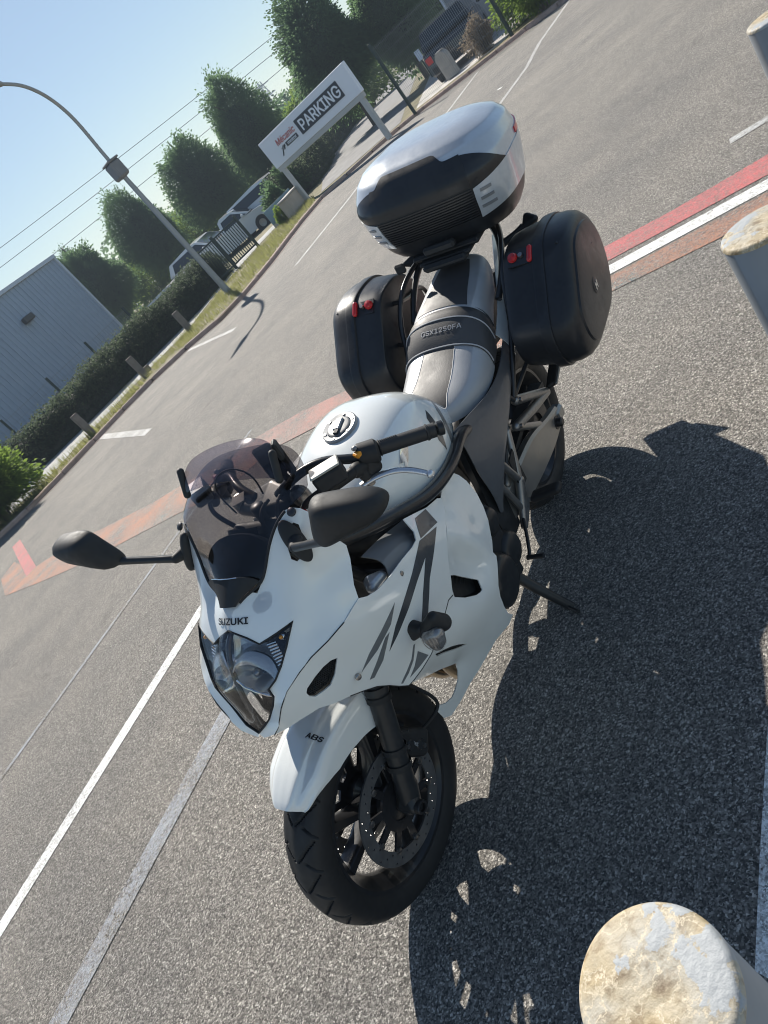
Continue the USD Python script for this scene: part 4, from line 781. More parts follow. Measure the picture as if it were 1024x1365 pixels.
# ---- fairing panels
PAN = {k: Panel(*v, soft={'upper_cowl': 4e-4, 'side_fairing': 4e-4, 'lower_fairing': 2.5e-4}.get(k, 1e-4), sym=k in ('upper_cowl', 'headlight')) for k, v in PANELS.items()}
both = lambda m: (m, mirror(m))
cowl = PAN['upper_cowl'].mesh(thick=.003, step=.0085, round_=0)
full = cat(both(cowl)); full = trimesh.Trimesh(full.vertices, full.faces, process=False); full.merge_vertices(); cw = part('nose_cowl', full, 'white_paint', 38)
cowl_sheet = tm(*PAN['upper_cowl'].sheet()); cowl_both = trimesh.Trimesh(*[np.asarray(x) for x in (cat(both(cowl_sheet)).vertices, cat(both(cowl_sheet)).faces)], process=False)
sf = PAN['side_fairing'].mesh(step=.0085); lf = PAN['lower_fairing'].mesh(step=.0085)
DK = {}
for s in (0, 1):
    a = part('side_fairing', (mirror(sf) if s else sf), 'white_paint', 38); bq = part('lower_fairing', (mirror(lf) if s else lf), 'white_paint', 38)
    for n_, (k_, pts) in DECALS.items():
        dm = PAN[k_].decal(pts); part(n_.rsplit('_0', 1)[0] if '_0' in n_ else n_, mirror(dm) if s else dm, 'decal_grey' if ('grey' in n_ or 'thin' in n_) else 'decal_dark', False, a)
    # intake mesh set back in its opening
    h = np.asarray(PAN['side_fairing'].h[0]); v, t = PAN['side_fairing'].sheet(ring=np.array(Polygon(h[:, :2]).buffer(.014).exterior.coords)[:-1], holes=[], lift=-.020); g = sheet_thick(v, t, .002)
    im = part('intake_mesh', mirror(g) if s else g, 'black_plastic', False, a)
    u = h @ PM.T; c0 = u.mean(0); nn = vnorm(v, t).mean(0); nn /= np.linalg.norm(nn); e1 = u[2] - u[5]; e1 /= np.linalg.norm(e1); e2 = np.cross(nn, e1); loc = (u - c0) @ np.stack([e1, e2], 1); pg = Polygon(loc).buffer(.001)
    bars = [LineString([(-.1, -.1 + k * .0065), (.1, .1 + k * .0065)]).buffer(.0009).intersection(pg) for k in range(-30, 45)] + [LineString([(-.1, .1 + k * .0065), (.1, -.1 + k * .0065)]).buffer(.0009).intersection(pg) for k in range(-45, 30)]
    bars = [prism(x, .002, (c0 - nn * .0085, e1, e2)) for x in bars if not x.is_empty and x.geom_type == 'Polygon' and x.area > 1e-7]
    if bars: part('mesh_bars', mirror(cat(bars)) if s else cat(bars), 'satin_black', False, im)
    # dark ducts behind the vents
    for k_ in (0, 1):
        h = np.asarray(PAN['lower_fairing'].h[k_])[:, :2]; g = Polygon(h).buffer(.012); v, t = PAN['lower_fairing'].sheet(ring=np.array(g.exterior.coords)[:-1], holes=[], lift=-.03 if k_ == 0 else -.006); m = sheet_thick(v, t, .002)
        part('vent_duct', mirror(m) if s else m, 'black_plastic', False, bq)
    h = np.asarray(PAN['lower_fairing'].h[0]) @ PM.T; walls = grid(np.array([h, h - np.array([.25, .55, .25]) * .055]), closed_v=True); walls = tm(np.vstack([walls.vertices, walls.vertices]), np.vstack([walls.faces, np.asarray(walls.faces)[:, ::-1] + len(walls.vertices)]))
    part('vent_wall', mirror(walls) if s else walls, 'black_plastic', False, bq)
# dark shut lines between the panels
def gap(P_, i0, i1, s_, nm='shut_line'):
    o_ = P_.o[i0:i1, :2]; q_ = np.vstack([a + (b_ - a) * np.linspace(0, 1, 5)[:-1, None] for a, b_ in zip(o_[:-1], o_[1:])] + [o_[-1:]]); pt = np.column_stack([q_, P_.f(q_) + .0004]) @ PM.T; part(nm, tube(pt * [1, s_, 1], .0013, smooth=False, sides=6), 'black_plastic', 40)
for s in (1, -1):
    k0 = len(PAN['side_fairing'].o); gap(PAN['side_fairing'], k0 - 8, k0, s); gap(PAN['side_fairing'], 19, 33, s)
# little fairing screws
for x, y, z in ((1.4242, .1787, .7558), (1.2085, .2502, .8437), (1.0, .2, .3)):
    for s in (1, -1):
        if z > .5: part('screw', lathe([(0, .0035), (.0035, .0035), (.005, .003), (.0075, .001), (.0075, -.004)], 16, 'z', (0, 0, 0)).apply_transform(trimesh.geometry.align_vectors([0, 0, 1], [.45, .85 * s, .15])).apply_translation((x, (y + .001) * s, z)), 'steel', 40)
for x, y, z in ((1.288, .1725, 1.1315),):
    for s in (1, -1): part('screw', lathe([(0, .004), (.006, .0035), (.0095, .001), (.0095, -.004)], 16, 'z', (0, 0, 0)).apply_transform(trimesh.geometry.align_vectors([0, 0, 1], [.55, .25 * s, .8])).apply_translation((x, y * s, z)), 'dark_steel', 40)

# ---- headlight: clear cover, black housing, chrome bowls
hl = PAN['headlight']; HL = part('headlight', cat(both(sheet_thick(*hl.sheet(step=.007, lift=-.0015), .003))), 'lens_clear', 38)
v, t = hl.sheet(step=.008, lift=-.050); v[:, 1] = np.maximum(v[:, 1], 0); part('housing', cat(both(sheet_thick(v, t, .002))), 'gloss_black', 38, HL)
ring = np.asarray(hl.o) @ PM.T; walls = grid(np.array([ring[:14], ring[:14] - np.array([.03, .012, .028])])); walls = cat([tm(walls.vertices, walls.faces), tm(walls.vertices, np.asarray(walls.faces)[:, ::-1])])
part('housing_rim', cat(both(walls)), 'black_plastic', 38, HL)
outl = ring[:14]; edge = tube(outl, .0022, smooth=False, sides=6); part('seal', cat(both(edge)), 'black_plastic', 40, HL)
keel = ring[np.r_[13:len(ring), 0]]; part('keel_strip', tube(keel - np.array([.010, 0, .008]), .006, 30, sides=8), 'gloss_black', 40, HL)
BR = np.array([(1.542, .004, .931), (1.529, .014, .943), (1.516, .026, .949), (1.503, .041, .949), (1.499, .061, .941), (1.501, .082, .930), (1.509, .095, .917), (1.522, .102, .899)])
BI = np.array([(1.543, .006, .927), (1.533, .016, .936), (1.527, .025, .933), (1.522, .039, .929), (1.522, .059, .921), (1.525, .079, .911), (1.529, .089, .899), (1.536, .092, .888)])
LI = np.array([(1.550, .005, .911), (1.551, .011, .902), (1.554, .020, .893), (1.555, .032, .888), (1.557, .045, .883), (1.557, .058, .878), (1.555, .068, .869), (1.550, .076, .862)])
TP = np.array([(1.480, .002, .987), (1.479, .010, .981), (1.480, .023, .976), (1.481, .044, .966), (1.484, .068, .951), (1.484, .086, .945), (1.493, .098, .932), (1.511, .103, .910)])
IN = np.array([.60, .16, .42])                      # into the lamp
def two(m): return cat([tm(m.vertices, m.faces), tm(m.vertices, np.asarray(m.faces)[:, ::-1])])
def between_curves(A, B, deep, sink, na=26, nb=12, facet=0, seed=0):
    A, B = spline(A, na), spline(B, na); r = np.random.default_rng(seed); k = np.linspace(0, 1, nb)[None, :, None]
    P = A[:, None] * (1 - k) + B[:, None] * k - IN * (sink + deep * np.sin(np.pi * k) * np.sin(np.pi * np.linspace(.08, .92, na))[:, None, None])
    if facet: P[1:-1, 1:-1] -= IN * r.uniform(0, facet, (na - 2, nb - 2, 1))
    return two(grid(P))
for s in (1, -1):
    fl_ = (lambda m: mirror(m) if s < 0 else m)
    part('reflector', fl_(between_curves(BI, LI, .055, .012)), 'reflector_silver', 40, HL)
    part('facet_reflector', fl_(between_curves(TP, BR, .03, .020, 9, 5, .012, 3)), 'reflector_silver', False, HL)
    part('reflector_brow', fl_(between_curves(BR, BI, -.006, .010, 26, 6)), 'reflector_silver', 40, HL)
    part('reflector_lip', fl_(tube(LI - IN * .012, .0032, 24, sides=8)), 'chrome', 40, HL)
    part('bulb_shade', ball((1.512, s * .036, .893), .010), 'steel', 40, HL)
    for k in range(8):
        a_ = np.array([1.486, .079, .947]) * (1 - k / 7) + np.array([1.512, .100, .912]) * k / 7 - IN * .018; b_ = np.array([1.478, .100, .947]) * (1 - k / 7) + np.array([1.502, .117, .913]) * k / 7 - IN * .018
        part('position_rib', fl_(tube([a_, b_], .0021, smooth=False, sides=6)), 'chrome', 30, HL)
    sl = part('side_lamp', fl_(ball(np.array([1.469, .1165, .953]) - IN * .022, .009)), 'chrome', 40, HL); part('side_bulb', fl_(ball(np.array([1.469, .1165, .953]) - IN * .010, .0045)), 'orange_plastic', 40, HL)
# ---- lettering on nose and mudguard
tx = meshkit.text_mesh('SUZUKI', .0135, .0006, bold=True); tx.vertices[:, 0] *= .084 / (tx.bounds[1, 0] - tx.bounds[0, 0]); tx.vertices[:, 0] -= .037
part('lettering', drape(tx.subdivide(), np.array([1.4655, 0, .9945]), (0, 1, 0), (-.66, 0, .75), cowl_both, .0022), 'black_print', False, cw)
tx = meshkit.text_mesh('ABS', .012, .0006, bold=True); tx.vertices[:, 0] *= 1.3; tx.vertices[:, 0] += tx.vertices[:, 1] * .25; tx.vertices[:, 0] -= .022
a = 1.47; o = fc + np.array([.340 * math.cos(a), .045, .340 * math.sin(a)]); o = (o - S_O) @ SR.T + S_O
part('lettering', drape(tx.subdivide(), o, SR @ np.array([0.0, 1, 0]), SR @ np.array([-math.sin(a), 0, math.cos(a)]), gk), 'black_print', False, gp)

# ---- windscreen with its clip-on deflector
SC_T = np.array([0, .10, .22, .42, .60, .75, .90, 1.0])
SC_C = CubicSpline(SC_T, np.array([(1.441, 0, 1.021), (1.408, 0, 1.052), (1.372, 0, 1.083), (1.315, 0, 1.124), (1.255, 0, 1.158), (1.205, 0, 1.180), (1.157, 0, 1.196), (1.130, 0, 1.203)]))
SC_E = CubicSpline(SC_T, np.array([(1.437, .022, 1.018), (1.405, .050, 1.026), (1.387, .078, 1.037), (1.347, .105, 1.080), (1.312, .131, 1.116), (1.283, .157, 1.134), (1.243, .185, 1.140), (1.215, .190, 1.146)]))
def screen_pt(u, t):
    """u across -1..1, t up 0..1"""
    u, t = np.broadcast_arrays(np.asarray(u, float), np.asarray(t, float)); C, E = SC_C(t), SC_E(t); p = (1.9 + .9 * t)[..., None]; a = np.abs(u)[..., None]
    P = C + (E - C) * a ** p; P[..., 1] = E[..., 1] * np.sin(u * 1.25) / math.sin(1.25); return P
tt, uu = np.meshgrid(np.linspace(0, 1, 34), np.linspace(-1, 1, 41), indexing='ij'); tt = tt - .03 * np.abs(uu) ** 8 * np.clip(tt - .8, 0, 1) / .2
g = grid(screen_pt(uu, tt)); v, t = np.asarray(g.vertices), np.asarray(g.faces)
if (vnorm(v, t) @ [1, 0, .6]).mean() < 0: t = t[:, ::-1]
ws = part('windscreen', sheet_thick(v, t, .003), 'screen_tint', 40)
E_ = screen_pt(np.full(30, 1.0), np.linspace(.02, .74, 30)); part('screen_edge', [tube(E_, .0032, smooth=False, sides=6), tube(E_ * [1, -1, 1], .0032, smooth=False, sides=6)], 'black_plastic', 40, ws)
tt, uu = np.meshgrid(np.linspace(0, .30, 10), np.linspace(-1, 1, 31), indexing='ij'); lim = .135 + .085 * np.abs(uu) ** 2
g = grid(screen_pt(uu * .97, np.minimum(tt * 0 + tt / .30 * lim, 1)) + [.004, 0, .004]); v, t = np.asarray(g.vertices), np.asarray(g.faces)
if (vnorm(v, t) @ [1, 0, .6]).mean() < 0: t = t[:, ::-1]
part('screen_trim', sheet_thick(v, t, .003), 'black_plastic', 40, ws)
u_ = np.linspace(-1, 1, 30); e_ = screen_pt(u_ * .97, .135 + .085 * np.abs(u_) ** 2) + [.005, 0, .005]; part('trim_lip', tube(e_[6:22], .0014, smooth=False, sides=5), 'chrome', 40, ws)
def defl(u, q):
    u, q = np.broadcast_arrays(np.asarray(u, float), np.asarray(q, float)); a = np.abs(u)
    x = 1.250 - .100 * q - (.012 - .03 * q) * a ** 2; z = 1.206 + .034 * q - (.022 - .018 * q) * a ** 2; w = .143 - .012 * q - .02 * q ** 6
    return np.stack([x + .012 * np.sin(np.pi * q), w * u, z + .006 * np.sin(np.pi * q)], -1)
qq, uu = np.meshgrid(np.linspace(0, 1, 16), np.linspace(-1, 1, 33), indexing='ij'); qq = qq - .10 * np.abs(uu) ** 7 * qq
g = grid(defl(uu, qq)); v, t = np.asarray(g.vertices), np.asarray(g.faces)
if (vnorm(v, t) @ [1, 0, .6]).mean() < 0: t = t[:, ::-1]
df = part('wind_deflector', sheet_thick(v, t, .0035), 'deflector_tint', 40)
for s in (1, -1):
    c = np.array([1.222, s * .140, 1.206]); k = part('deflector_clamp', [balls_hull([c + [.014, s * .003, -.028], c + [-.012, s * .003, .020]], [.0085, .0085])], 'black_plastic', 40, df)
# black inner cowl and instruments under the screen
uu, tt = np.meshgrid(np.linspace(-1, 1, 21), np.linspace(.02, .40, 12), indexing='xy'); rows = list(screen_pt(uu * .96, tt) + [-.014, 0, -.016]); last = rows[-1]
rows += [last + [-.008, 0, -.004], last + [-.018, 0, -.02], last + [-.03, 0, -.07], last + [-.05, 0, -.13]]
g = grid(np.array(rows)); v, t = np.asarray(g.vertices), np.asarray(g.faces)
if vnorm(v, t)[:, 2].mean() < 0: t = t[:, ::-1]
part('inner_cowl', sheet_thick(v, t, .003), 'black_plastic', 40)
ip = part('instrument_panel', balls_hull([(1.27, .085, 1.02), (1.27, -.085, 1.02), (1.225, .085, 1.045), (1.225, -.085, 1.045), (1.24, .085, .99), (1.24, -.085, .99)], [.016] * 6), 'black_plastic', 40)
for y, r in ((.045, .042), (-.05, .042)): part('dial', lathe([(0, .0), (r * .9, .0), (r, .004), (r, -.01)], 32, 'z').apply_transform(trimesh.geometry.align_vectors([0, 0, 1], [-.6, 0, .8])).apply_translation((1.238, y, 1.055)), 'satin_black', 40, ip)

# ---- mirrors
for s in (1, -1):
    o2 = np.array([(1.371, .331, 1.221), (1.360, .368, 1.221), (1.345, .412, 1.210), (1.334, .444, 1.195), (1.330, .456, 1.177), (1.330, .450, 1.163), (1.335, .433, 1.150), (1.348, .391, 1.140), (1.366, .332, 1.129), (1.377, .300, 1.129), (1.379, .295, 1.146), (1.376, .312, 1.190)])
    tilt = (np.abs(o2[:, 1]) - .31) / .165; o2[:, 2] += tilt * (0 if s > 0 else .030); o2[:, 0] += tilt * (0 if s > 0 else -.020)
    if s < 0: o2 = (o2 - o2[9]) @ rotm([0, 0, 1], -.42).T + o2[9]
    cen = o2.mean(0); dirx = np.array([.93, .34, .08]); dirx /= np.linalg.norm(dirx); dirx = dirx if s > 0 else rotm([0, 0, 1], -.42) @ dirx; ring = spline(o2, 60, closed=True); rows = []
    for k, (sc_, dp) in enumerate(((.90, -.012), (.98, -.010), (1.0, -.004), (1.0, .004), (.985, .014), (.93, .027), (.79, .040), (.52, .048), (.15, .050))):
        rows.append(cen + (ring - cen) * sc_ + dirx * dp)
    hs = fixed(grid(np.array(rows), closed_v=True, caps=True)); hs = mirror(hs) if s < 0 else hs
    mr = part('mirror', hs, 'black_plastic', 60)
    gl = fixed(grid(np.array([cen + (ring - cen) * .88 - dirx * .0125, cen + (ring - cen) * .3 - dirx * .0125]), closed_v=True, caps=True)); part('mirror_glass', mirror(gl) if s < 0 else gl, 'chrome', 40, mr)
    arm = tube([(1.345, .182, 1.086), (1.360, .228, 1.103), (1.376, .276, 1.122), (1.386, .306, 1.134)], [.010, .0088, .0088, .0095], n=20, sides=14); part('mirror_arm', mirror(arm) if s < 0 else arm, 'satin_black', 40, mr)
    bc = np.array([1.320, .166, 1.080]); fn = np.array([.55, .72, .42]); fn /= np.linalg.norm(fn); ft = np.cross([0, 0, 1], fn); ft /= np.linalg.norm(ft); fz = np.cross(fn, ft)
    fo = trimesh.creation.icosphere(3, 1.0); q_ = np.asarray(fo.vertices); fo = tm(bc + q_[:, :1] * ft * .021 + q_[:, 1:2] * fz * .052 + np.sign(q_[:, 2:]) * np.abs(q_[:, 2:]) ** .7 * fn * .014, fo.faces)
    part('mirror_foot', mirror(fo) if s < 0 else fo, 'black_plastic', 50, mr)
    nk = balls_hull([bc + fn * .008, np.array([1.345, .182, 1.086])], [.016, .0115]); part('mirror_neck', mirror(nk) if s < 0 else nk, 'black_plastic', 50, mr)

# ---- turn signals on the fairing
for s in (1, -1):
    c = np.array([1.275, .262, .700])
    body = balls_hull([(1.262, .222, .728), (1.262, .215, .69), (1.268, .262, .722)], [.018, .017, .016]); ear = balls_hull([(1.268, .272, .712), (1.250, .315, .722), (1.262, .31, .752)], [.019, .021, .016])
    stem = [body, ear]; sg_ = part('turn_signal', [mirror(x) if s < 0 else x for x in stem], 'black_plastic', 50)
    ln = balls_hull([(1.285, .288, .712), (1.283, .312, .722), (1.288, .298, .690), (1.286, .31, .700)], [.020, .018, .018, .015], 3); part('lens', mirror(ln) if s < 0 else ln, 'lens_clear', 50, sg_)
    rf = balls_hull([(1.282, .288, .712), (1.280, .311, .721), (1.285, .298, .691), (1.283, .309, .700)], [.0185, .0165, .0165, .014], 3); part('reflector', mirror(rf) if s < 0 else rf, 'lamp_grey', 50, sg_)
    for k in range(5):
        rb = tube([(1.3005 - k * .0008, .281 + k * .0085, .725), (1.3045 - k * .0008, .283 + k * .0083, .708), (1.301 - k * .0008, .286 + k * .0065, .690)], .0009, 8, sides=5); part('lens_rib', mirror(rb) if s < 0 else rb, 'steel', 30, sg_)

# ---- fuel tank
TK = [(1.045, .09, .935, .86), (1.015, .138, .955, .83), (.96, .166, .982, .805), (.90, .182, 1.003, .79), (.83, .190, 1.016, .782), (.76, .188, 1.020, .776), (.69, .178, 1.006, .768), (.62, .157, .958, .758), (.56, .130, .898, .748), (.51, .104, .845, .738), (.475, .085, .808, .733)]
tk = CubicSpline([-q[0] for q in TK], np.array([q[1:] for q in TK])); X = np.linspace(1.045, .475, 60); rows = []
def tank_ring(x, n=41):
    w_, zt, zb = tk(-x); th = np.linspace(-1, 1, n) * (np.pi / 2 + .38); y = np.sign(th) * np.abs(np.sin(np.clip(np.abs(th), 0, 3))) ** .72 * w_; h = zt - zb; cz = zb + .34 * h
    z = np.where(np.cos(th) > 0, cz + (zt - cz) * np.abs(np.cos(th)) ** .74, cz + (cz - zb) * np.cos(th) / np.cos(np.pi / 2 + .38) * -1)
    return np.column_stack([np.full(n, x), y, z])
for x in X: rows.append(tank_ring(x))
g = grid(np.array(rows)); v, t = np.asarray(g.vertices), np.asarray(g.faces)
if vnorm(v, t)[:, 2].mean() < 0: t = t[:, ::-1]
front = tm(np.vstack([rows[0], rows[0].mean(0)]), [[k, k + 1, len(rows[0])] for k in range(len(rows[0]) - 1)]); front = cat([front, tm(front.vertices, np.asarray(front.faces)[:, ::-1])])
tkp = part('fuel_tank', cat([sheet_thick(v, t, .003), front]), 'white_paint', 40)
tank_sheet = trimesh.Trimesh(v, t, process=False)
cn = np.array([.16, 0, .987]); cn /= np.linalg.norm(cn); co = np.array([.836, 0, 1.0175])
def capm(m): return m.apply_transform(trimesh.geometry.align_vectors([0, 0, 1], cn)).apply_translation(co)
fcap = part('fuel_cap', capm(lathe([(.037, .002), (.050, .0045), (.053, .002), (.054, -.012), (.037, -.01)], 56, 'z', closed=True)), 'cap_metal', 40)
part('cap_lid', capm(lathe([(0, .0075), (.030, .007), (.035, .004), (.0365, -.006)], 48, 'z')), 'grey_plastic', 40, fcap)
part('key_flap', capm(box((.042, .022, .008), (-.004, 0, .009), 0, .003)), 'cap_metal', 30, fcap); part('key_slot', capm(box((.018, .016, .006), (.022, .004, .0085), 0, .002)), 'black_plastic', 30, fcap)
for k in range(6): part('cap_screw', capm(lathe([(0, .0055), (.004, .0055), (.0045, .003)], 10, 'z', (.044 * math.cos(k * 1.047), .044 * math.sin(k * 1.047), 0))), 'steel', 40, fcap)
# chrome emblem and the dark stripes on the flanks
for s in (1, -1):
    o = np.array([.885, s * .165, .922]); S_ = [(0, .016), (.030, .034), (.030, .022), (.014, .012), (.030, .002), (.0, -.018), (-.030, -.034), (-.030, -.022), (-.014, -.012), (-.030, -.002)]
    m = prism([(x * .95, y * .85) for x, y in S_], .002); part('emblem', drape(m.subdivide().subdivide(), o, (-s, 0, 0), (0, -s * .62, .78), tank_sheet, .001), 'chrome', 30, tkp)
    def flank(pts, nm, m_):
        g_ = Polygon(pts); x0, y0, x1, y1 = g_.bounds; rg = dens(np.array(pts, float), .012); gx, gz = np.meshgrid(np.arange(x0, x1, .012), np.arange(y0, y1, .012)); q = np.column_stack([gx.ravel(), gz.ravel()]); q = q[contains_xy(g_.buffer(-.005), q[:, 0], q[:, 1])]
        p2 = np.vstack([rg, q]); tr = Delaunay(p2).simplices; ce = p2[tr].mean(1); tr = tr[contains_xy(g_, ce[:, 0], ce[:, 1])]
        Y = LinearNDInterpolator(v[v[:, 1] > .03][:, [0, 2]], v[v[:, 1] > .03][:, 1]); y = Y(p2); y = np.where(np.isnan(y), .1, y); P = np.column_stack([p2[:, 0], y + .0012, p2[:, 1]]); n_ = vnorm(P, tr)
        if n_[:, 1].mean() < 0: tr = tr[:, ::-1]
        mm = sheet_thick(P, tr, .0006); part(nm, mirror(mm) if s < 0 else mm, m_, False, tkp)
    flank([(.60, .905), (.64, .885), (.655, .83), (.66, .775), (.625, .77), (.625, .83)], 'stripe', 'decal_grey'); flank([(.70, .93), (.725, .92), (.735, .85), (.715, .80), (.70, .85)], 'stripe', 'decal_dark')

# ---- seat: rider's seat, step pad with stitched lettering, passenger seat
ST = [(.53, .098, .825, .755), (.47, .118, .806, .730), (.40, .138, .802, .715), (.33, .152, .810, .715), (.26, .158, .832, .725), (.205, .156, .852, .745)]
PS = [(.115, .150, .915, .80), (.06, .142, .935, .82), (.0, .134, .945, .84), (-.07, .126, .957, .862), (-.13, .112, .970, .885), (-.17, .092, .968, .90), (-.185, .07, .955, .905)]
SP = [(.225, .160, .846, .742), (.205, .162, .868, .752), (.175, .163, .893, .765), (.145, .160, .913, .78), (.110, .153, .922, .79), (.095, .148, .915, .80)]
def seat_fn(T):
    return CubicSpline([-q[0] for q in T], np.array([q[1:] for q in T]))
def seat_grid(T, v0, v1, n=36, m=22, lift=0, x0=None, x1=None, expo=.8):
    f = seat_fn(T); X = np.linspace(x0 or T[0][0], T[-1][0] if x1 is None else x1, n); rows = []
    for i, x in enumerate(X):
        w_, zt, zb = f(-x); k = i / (n - 1); a0 = v0(k) if callable(v0) else v0; a1 = v1(k) if callable(v1) else v1; th = np.linspace(a0, a1, m) * (np.pi / 2)
        y = np.sign(th) * np.abs(np.sin(th)) ** .85 * (w_ + lift); z = zb + (zt + lift - zb) * np.abs(np.cos(th)) ** (.62)
        rows.append(np.column_stack([np.full(m, x), y, z]))
    g = grid(np.array(rows)); v, t = np.asarray(g.vertices), np.asarray(g.faces)
    if vnorm(v, t)[:, 2].mean() < 0: t = t[:, ::-1]
    return v, t
fr = lambda k: .20 + .24 * (1 - k) ** 1.8 + .30 * math.exp(-((k - .0) / .22) ** 2)
seat = part('rider_seat', sheet_thick(*seat_grid(ST, lambda k: -fr(k), fr), .004), 'vinyl_dark', 40)
part('seat_flank', sheet_thick(*seat_grid(ST, fr, 1.0), .004), 'vinyl_silver', 40, seat); part('seat_flank', sheet_thick(*seat_grid(ST, -1.0, lambda k: -fr(k)), .004), 'vinyl_silver', 40, seat)
for s in (1, -1):
    f = seat_fn(ST); pt = []
    for k in np.linspace(0.02, .98, 30):
        x = ST[0][0] + (ST[-1][0] - ST[0][0]) * k; w_, zt, zb = f(-x); th = s * fr(k) * np.pi / 2; pt.append((x, np.sign(th) * abs(math.sin(th)) ** .85 * w_, zb + (zt - zb) * math.cos(th) ** .62))
    part('seam', tube(pt, .0014, smooth=False, sides=5), 'thread', 30, seat)
sp = part('seat_step', sheet_thick(*seat_grid(SP, -1, 1, 20, 44), .004), 'vinyl_dark', 40)
for xq in (.222, .150, .100):
    f = seat_fn(SP); w_, zt, zb = f(-xq); th = np.linspace(-.98, .98, 50) * np.pi / 2; part('piping', tube(np.column_stack([np.full(50, xq), np.sign(th) * np.abs(np.sin(th)) ** .85 * (w_ + .001), zb + (zt + .001 - zb) * np.abs(np.cos(th)) ** .62]), .0022, smooth=False, sides=6), 'thread' if xq != .100 else 'vinyl_dark', 40, sp)
vs, ts = seat_grid(SP, -1, 1, 40, 60); spm = trimesh.Trimesh(vs, ts, process=False)
tx = meshkit.text_mesh('GSX1250FA', .0165, .0006); tx.vertices[:, 0] *= .150 / (tx.bounds[1, 0] - tx.bounds[0, 0]); tx.vertices[:, 0] -= .070
part('lettering', drape(tx.subdivide(), np.array([.186, .005, .882]), (0, 1, 0), (-.75, 0, .66), spm, .0008), 'thread', False, sp)
pf = lambda k: .34 + .16 * (1 - k)
ps = part('passenger_seat', sheet_thick(*seat_grid(PS, -1, 1, 40, 44), .004), 'vinyl_silver', 40)
part('seat_insert', sheet_thick(*seat_grid(PS, lambda k: -(.40 - .12 * k) , lambda k: .40 - .10 * k, 30, 24, .0016, .098, -.125), .002), 'vinyl_dark', 40, ps)
end = np.array([(PS[-1][0], y, z) for y, z in [(math.sin(q) * .07, .905 + .05 * max(0, math.cos(q)) ** .62) for q in np.linspace(-1.57, 1.57, 16)]]); part('seat_end', hull(np.vstack([end, end + [-.012, 0, -.006]])), 'vinyl_silver', 40, ps)
# dark grey side covers under the seat, white tail sides
for s in (1, -1):
    sc_ = [[(.60, .150, .775), (.50, .165, .76), (.38, .172, .735), (.25, .178, .735), (.10, .172, .78)], [(.61, .165, .72), (.50, .178, .70), (.36, .186, .675), (.22, .186, .685), (.06, .175, .75)], [(.615, .168, .63), (.55, .178, .60), (.46, .184, .575), (.34, .182, .60), (.10, .17, .70)], [(.60, .165, .52), (.575, .17, .50), (.54, .172, .49), (.46, .17, .53), (.14, .16, .66)], [(.585, .15, .43), (.575, .152, .42), (.565, .152, .42), (.54, .15, .45), (.2, .145, .62)]]
    P = np.array(sc_); r0 = np.array([spline(r, 24) for r in P]); r1 = np.array([spline(r0[:, k], 24) for k in range(24)]).transpose(1, 0, 2); g = grid(r1); v_, t_ = np.asarray(g.vertices), np.asarray(g.faces)
    if vnorm(v_, t_)[:, 1].mean() < 0: t_ = t_[:, ::-1]
    m = sheet_thick(v_, t_, .003); part('side_cover', mirror(m) if s < 0 else m, 'dark_grey_panel', 40)
    tl = np.array([[(.14, .165, .80), (.0, .15, .845), (-.14, .125, .905), (-.30, .09, .955)], [(.12, .182, .745), (.0, .172, .79), (-.14, .150, .85), (-.32, .105, .92)], [(.10, .178, .69), (.0, .166, .74), (-.14, .142, .80), (-.30, .095, .88)]])
    r0 = np.array([spline(r, 20) for r in tl]); r1 = np.array([spline(r0[:, k], 14) for k in range(20)]).transpose(1, 0, 2); g = grid(r1); v_, t_ = np.asarray(g.vertices), np.asarray(g.faces)
    if vnorm(v_, t_)[:, 1].mean() < 0: t_ = t_[:, ::-1]
    m = sheet_thick(v_, t_, .003); part('tail_panel', mirror(m) if s < 0 else m, 'white_paint', 40)

# ---- frame, engine, exhaust
for s in (1, -1):
    m = tube([(1.24, s * .075, .975), (1.17, s * .140, .935), (1.05, s * .185, .878), (.93, s * .205, .826), (.84, s * .207, .800), (.72, s * .190, .775), (.60, s * .165, .757), (.48, s * .14, .70)], .0185, 60, sides=16); fr_ = part('frame_tube', m, 'frame_black', 40)
    part('down_tube', tube([(1.20, s * .06, .90), (1.12, s * .10, .70), (1.03, s * .15, .50), (.92, s * .16, .36), (.75, s * .15, .27)], .016, 30), 'frame_black', 40)
    part('frame_plate', prism([(.50, .30), (.60, .30), (.62, .45), (.60, .70), (.52, .72), (.46, .55)], .02, ((0, s * .135 + .01, 0), (1, 0, 0), (0, 0, 1))), 'satin_black', 30)
    # trim inside the fairing opening
    ti = np.array([[(.93, .150, .79), (1.02, .165, .83), (1.12, .172, .875), (1.20, .17, .90)], [(.96, .200, .795), (1.05, .208, .825), (1.13, .212, .862), (1.20, .215, .875)], [(1.00, .224, .785), (1.07, .235, .81), (1.16, .238, .835), (1.23, .232, .845)]])
    r0 = np.array([spline(r, 18) for r in ti]); r1 = np.array([spline(r0[:, k], 12) for k in range(18)]).transpose(1, 0, 2); g = grid(r1); v_, t_ = np.asarray(g.vertices), np.asarray(g.faces)
    if vnorm(v_, t_)[:, 2].mean() < 0: t_ = t_[:, ::-1]
    m = sheet_thick(v_, t_, .003); part('inner_trim', mirror(m) if s < 0 else m, 'grey_plastic', 40)
part('radiator', box((.05, .36, .30), (1.14, 0, .62), 0, .01).apply_transform(trimesh.transformations.rotation_matrix(-.25, [0, 1, 0], (1.14, 0, .62))), 'dark_steel', 30)
part('air_box', balls_hull([(1.06, .10, .83), (1.06, -.1, .83), (.7, .09, .75), (.7, -.09, .75), (1.0, .12, .72), (1.0, -.12, .72)], [.04] * 6), 'black_plastic', 40)
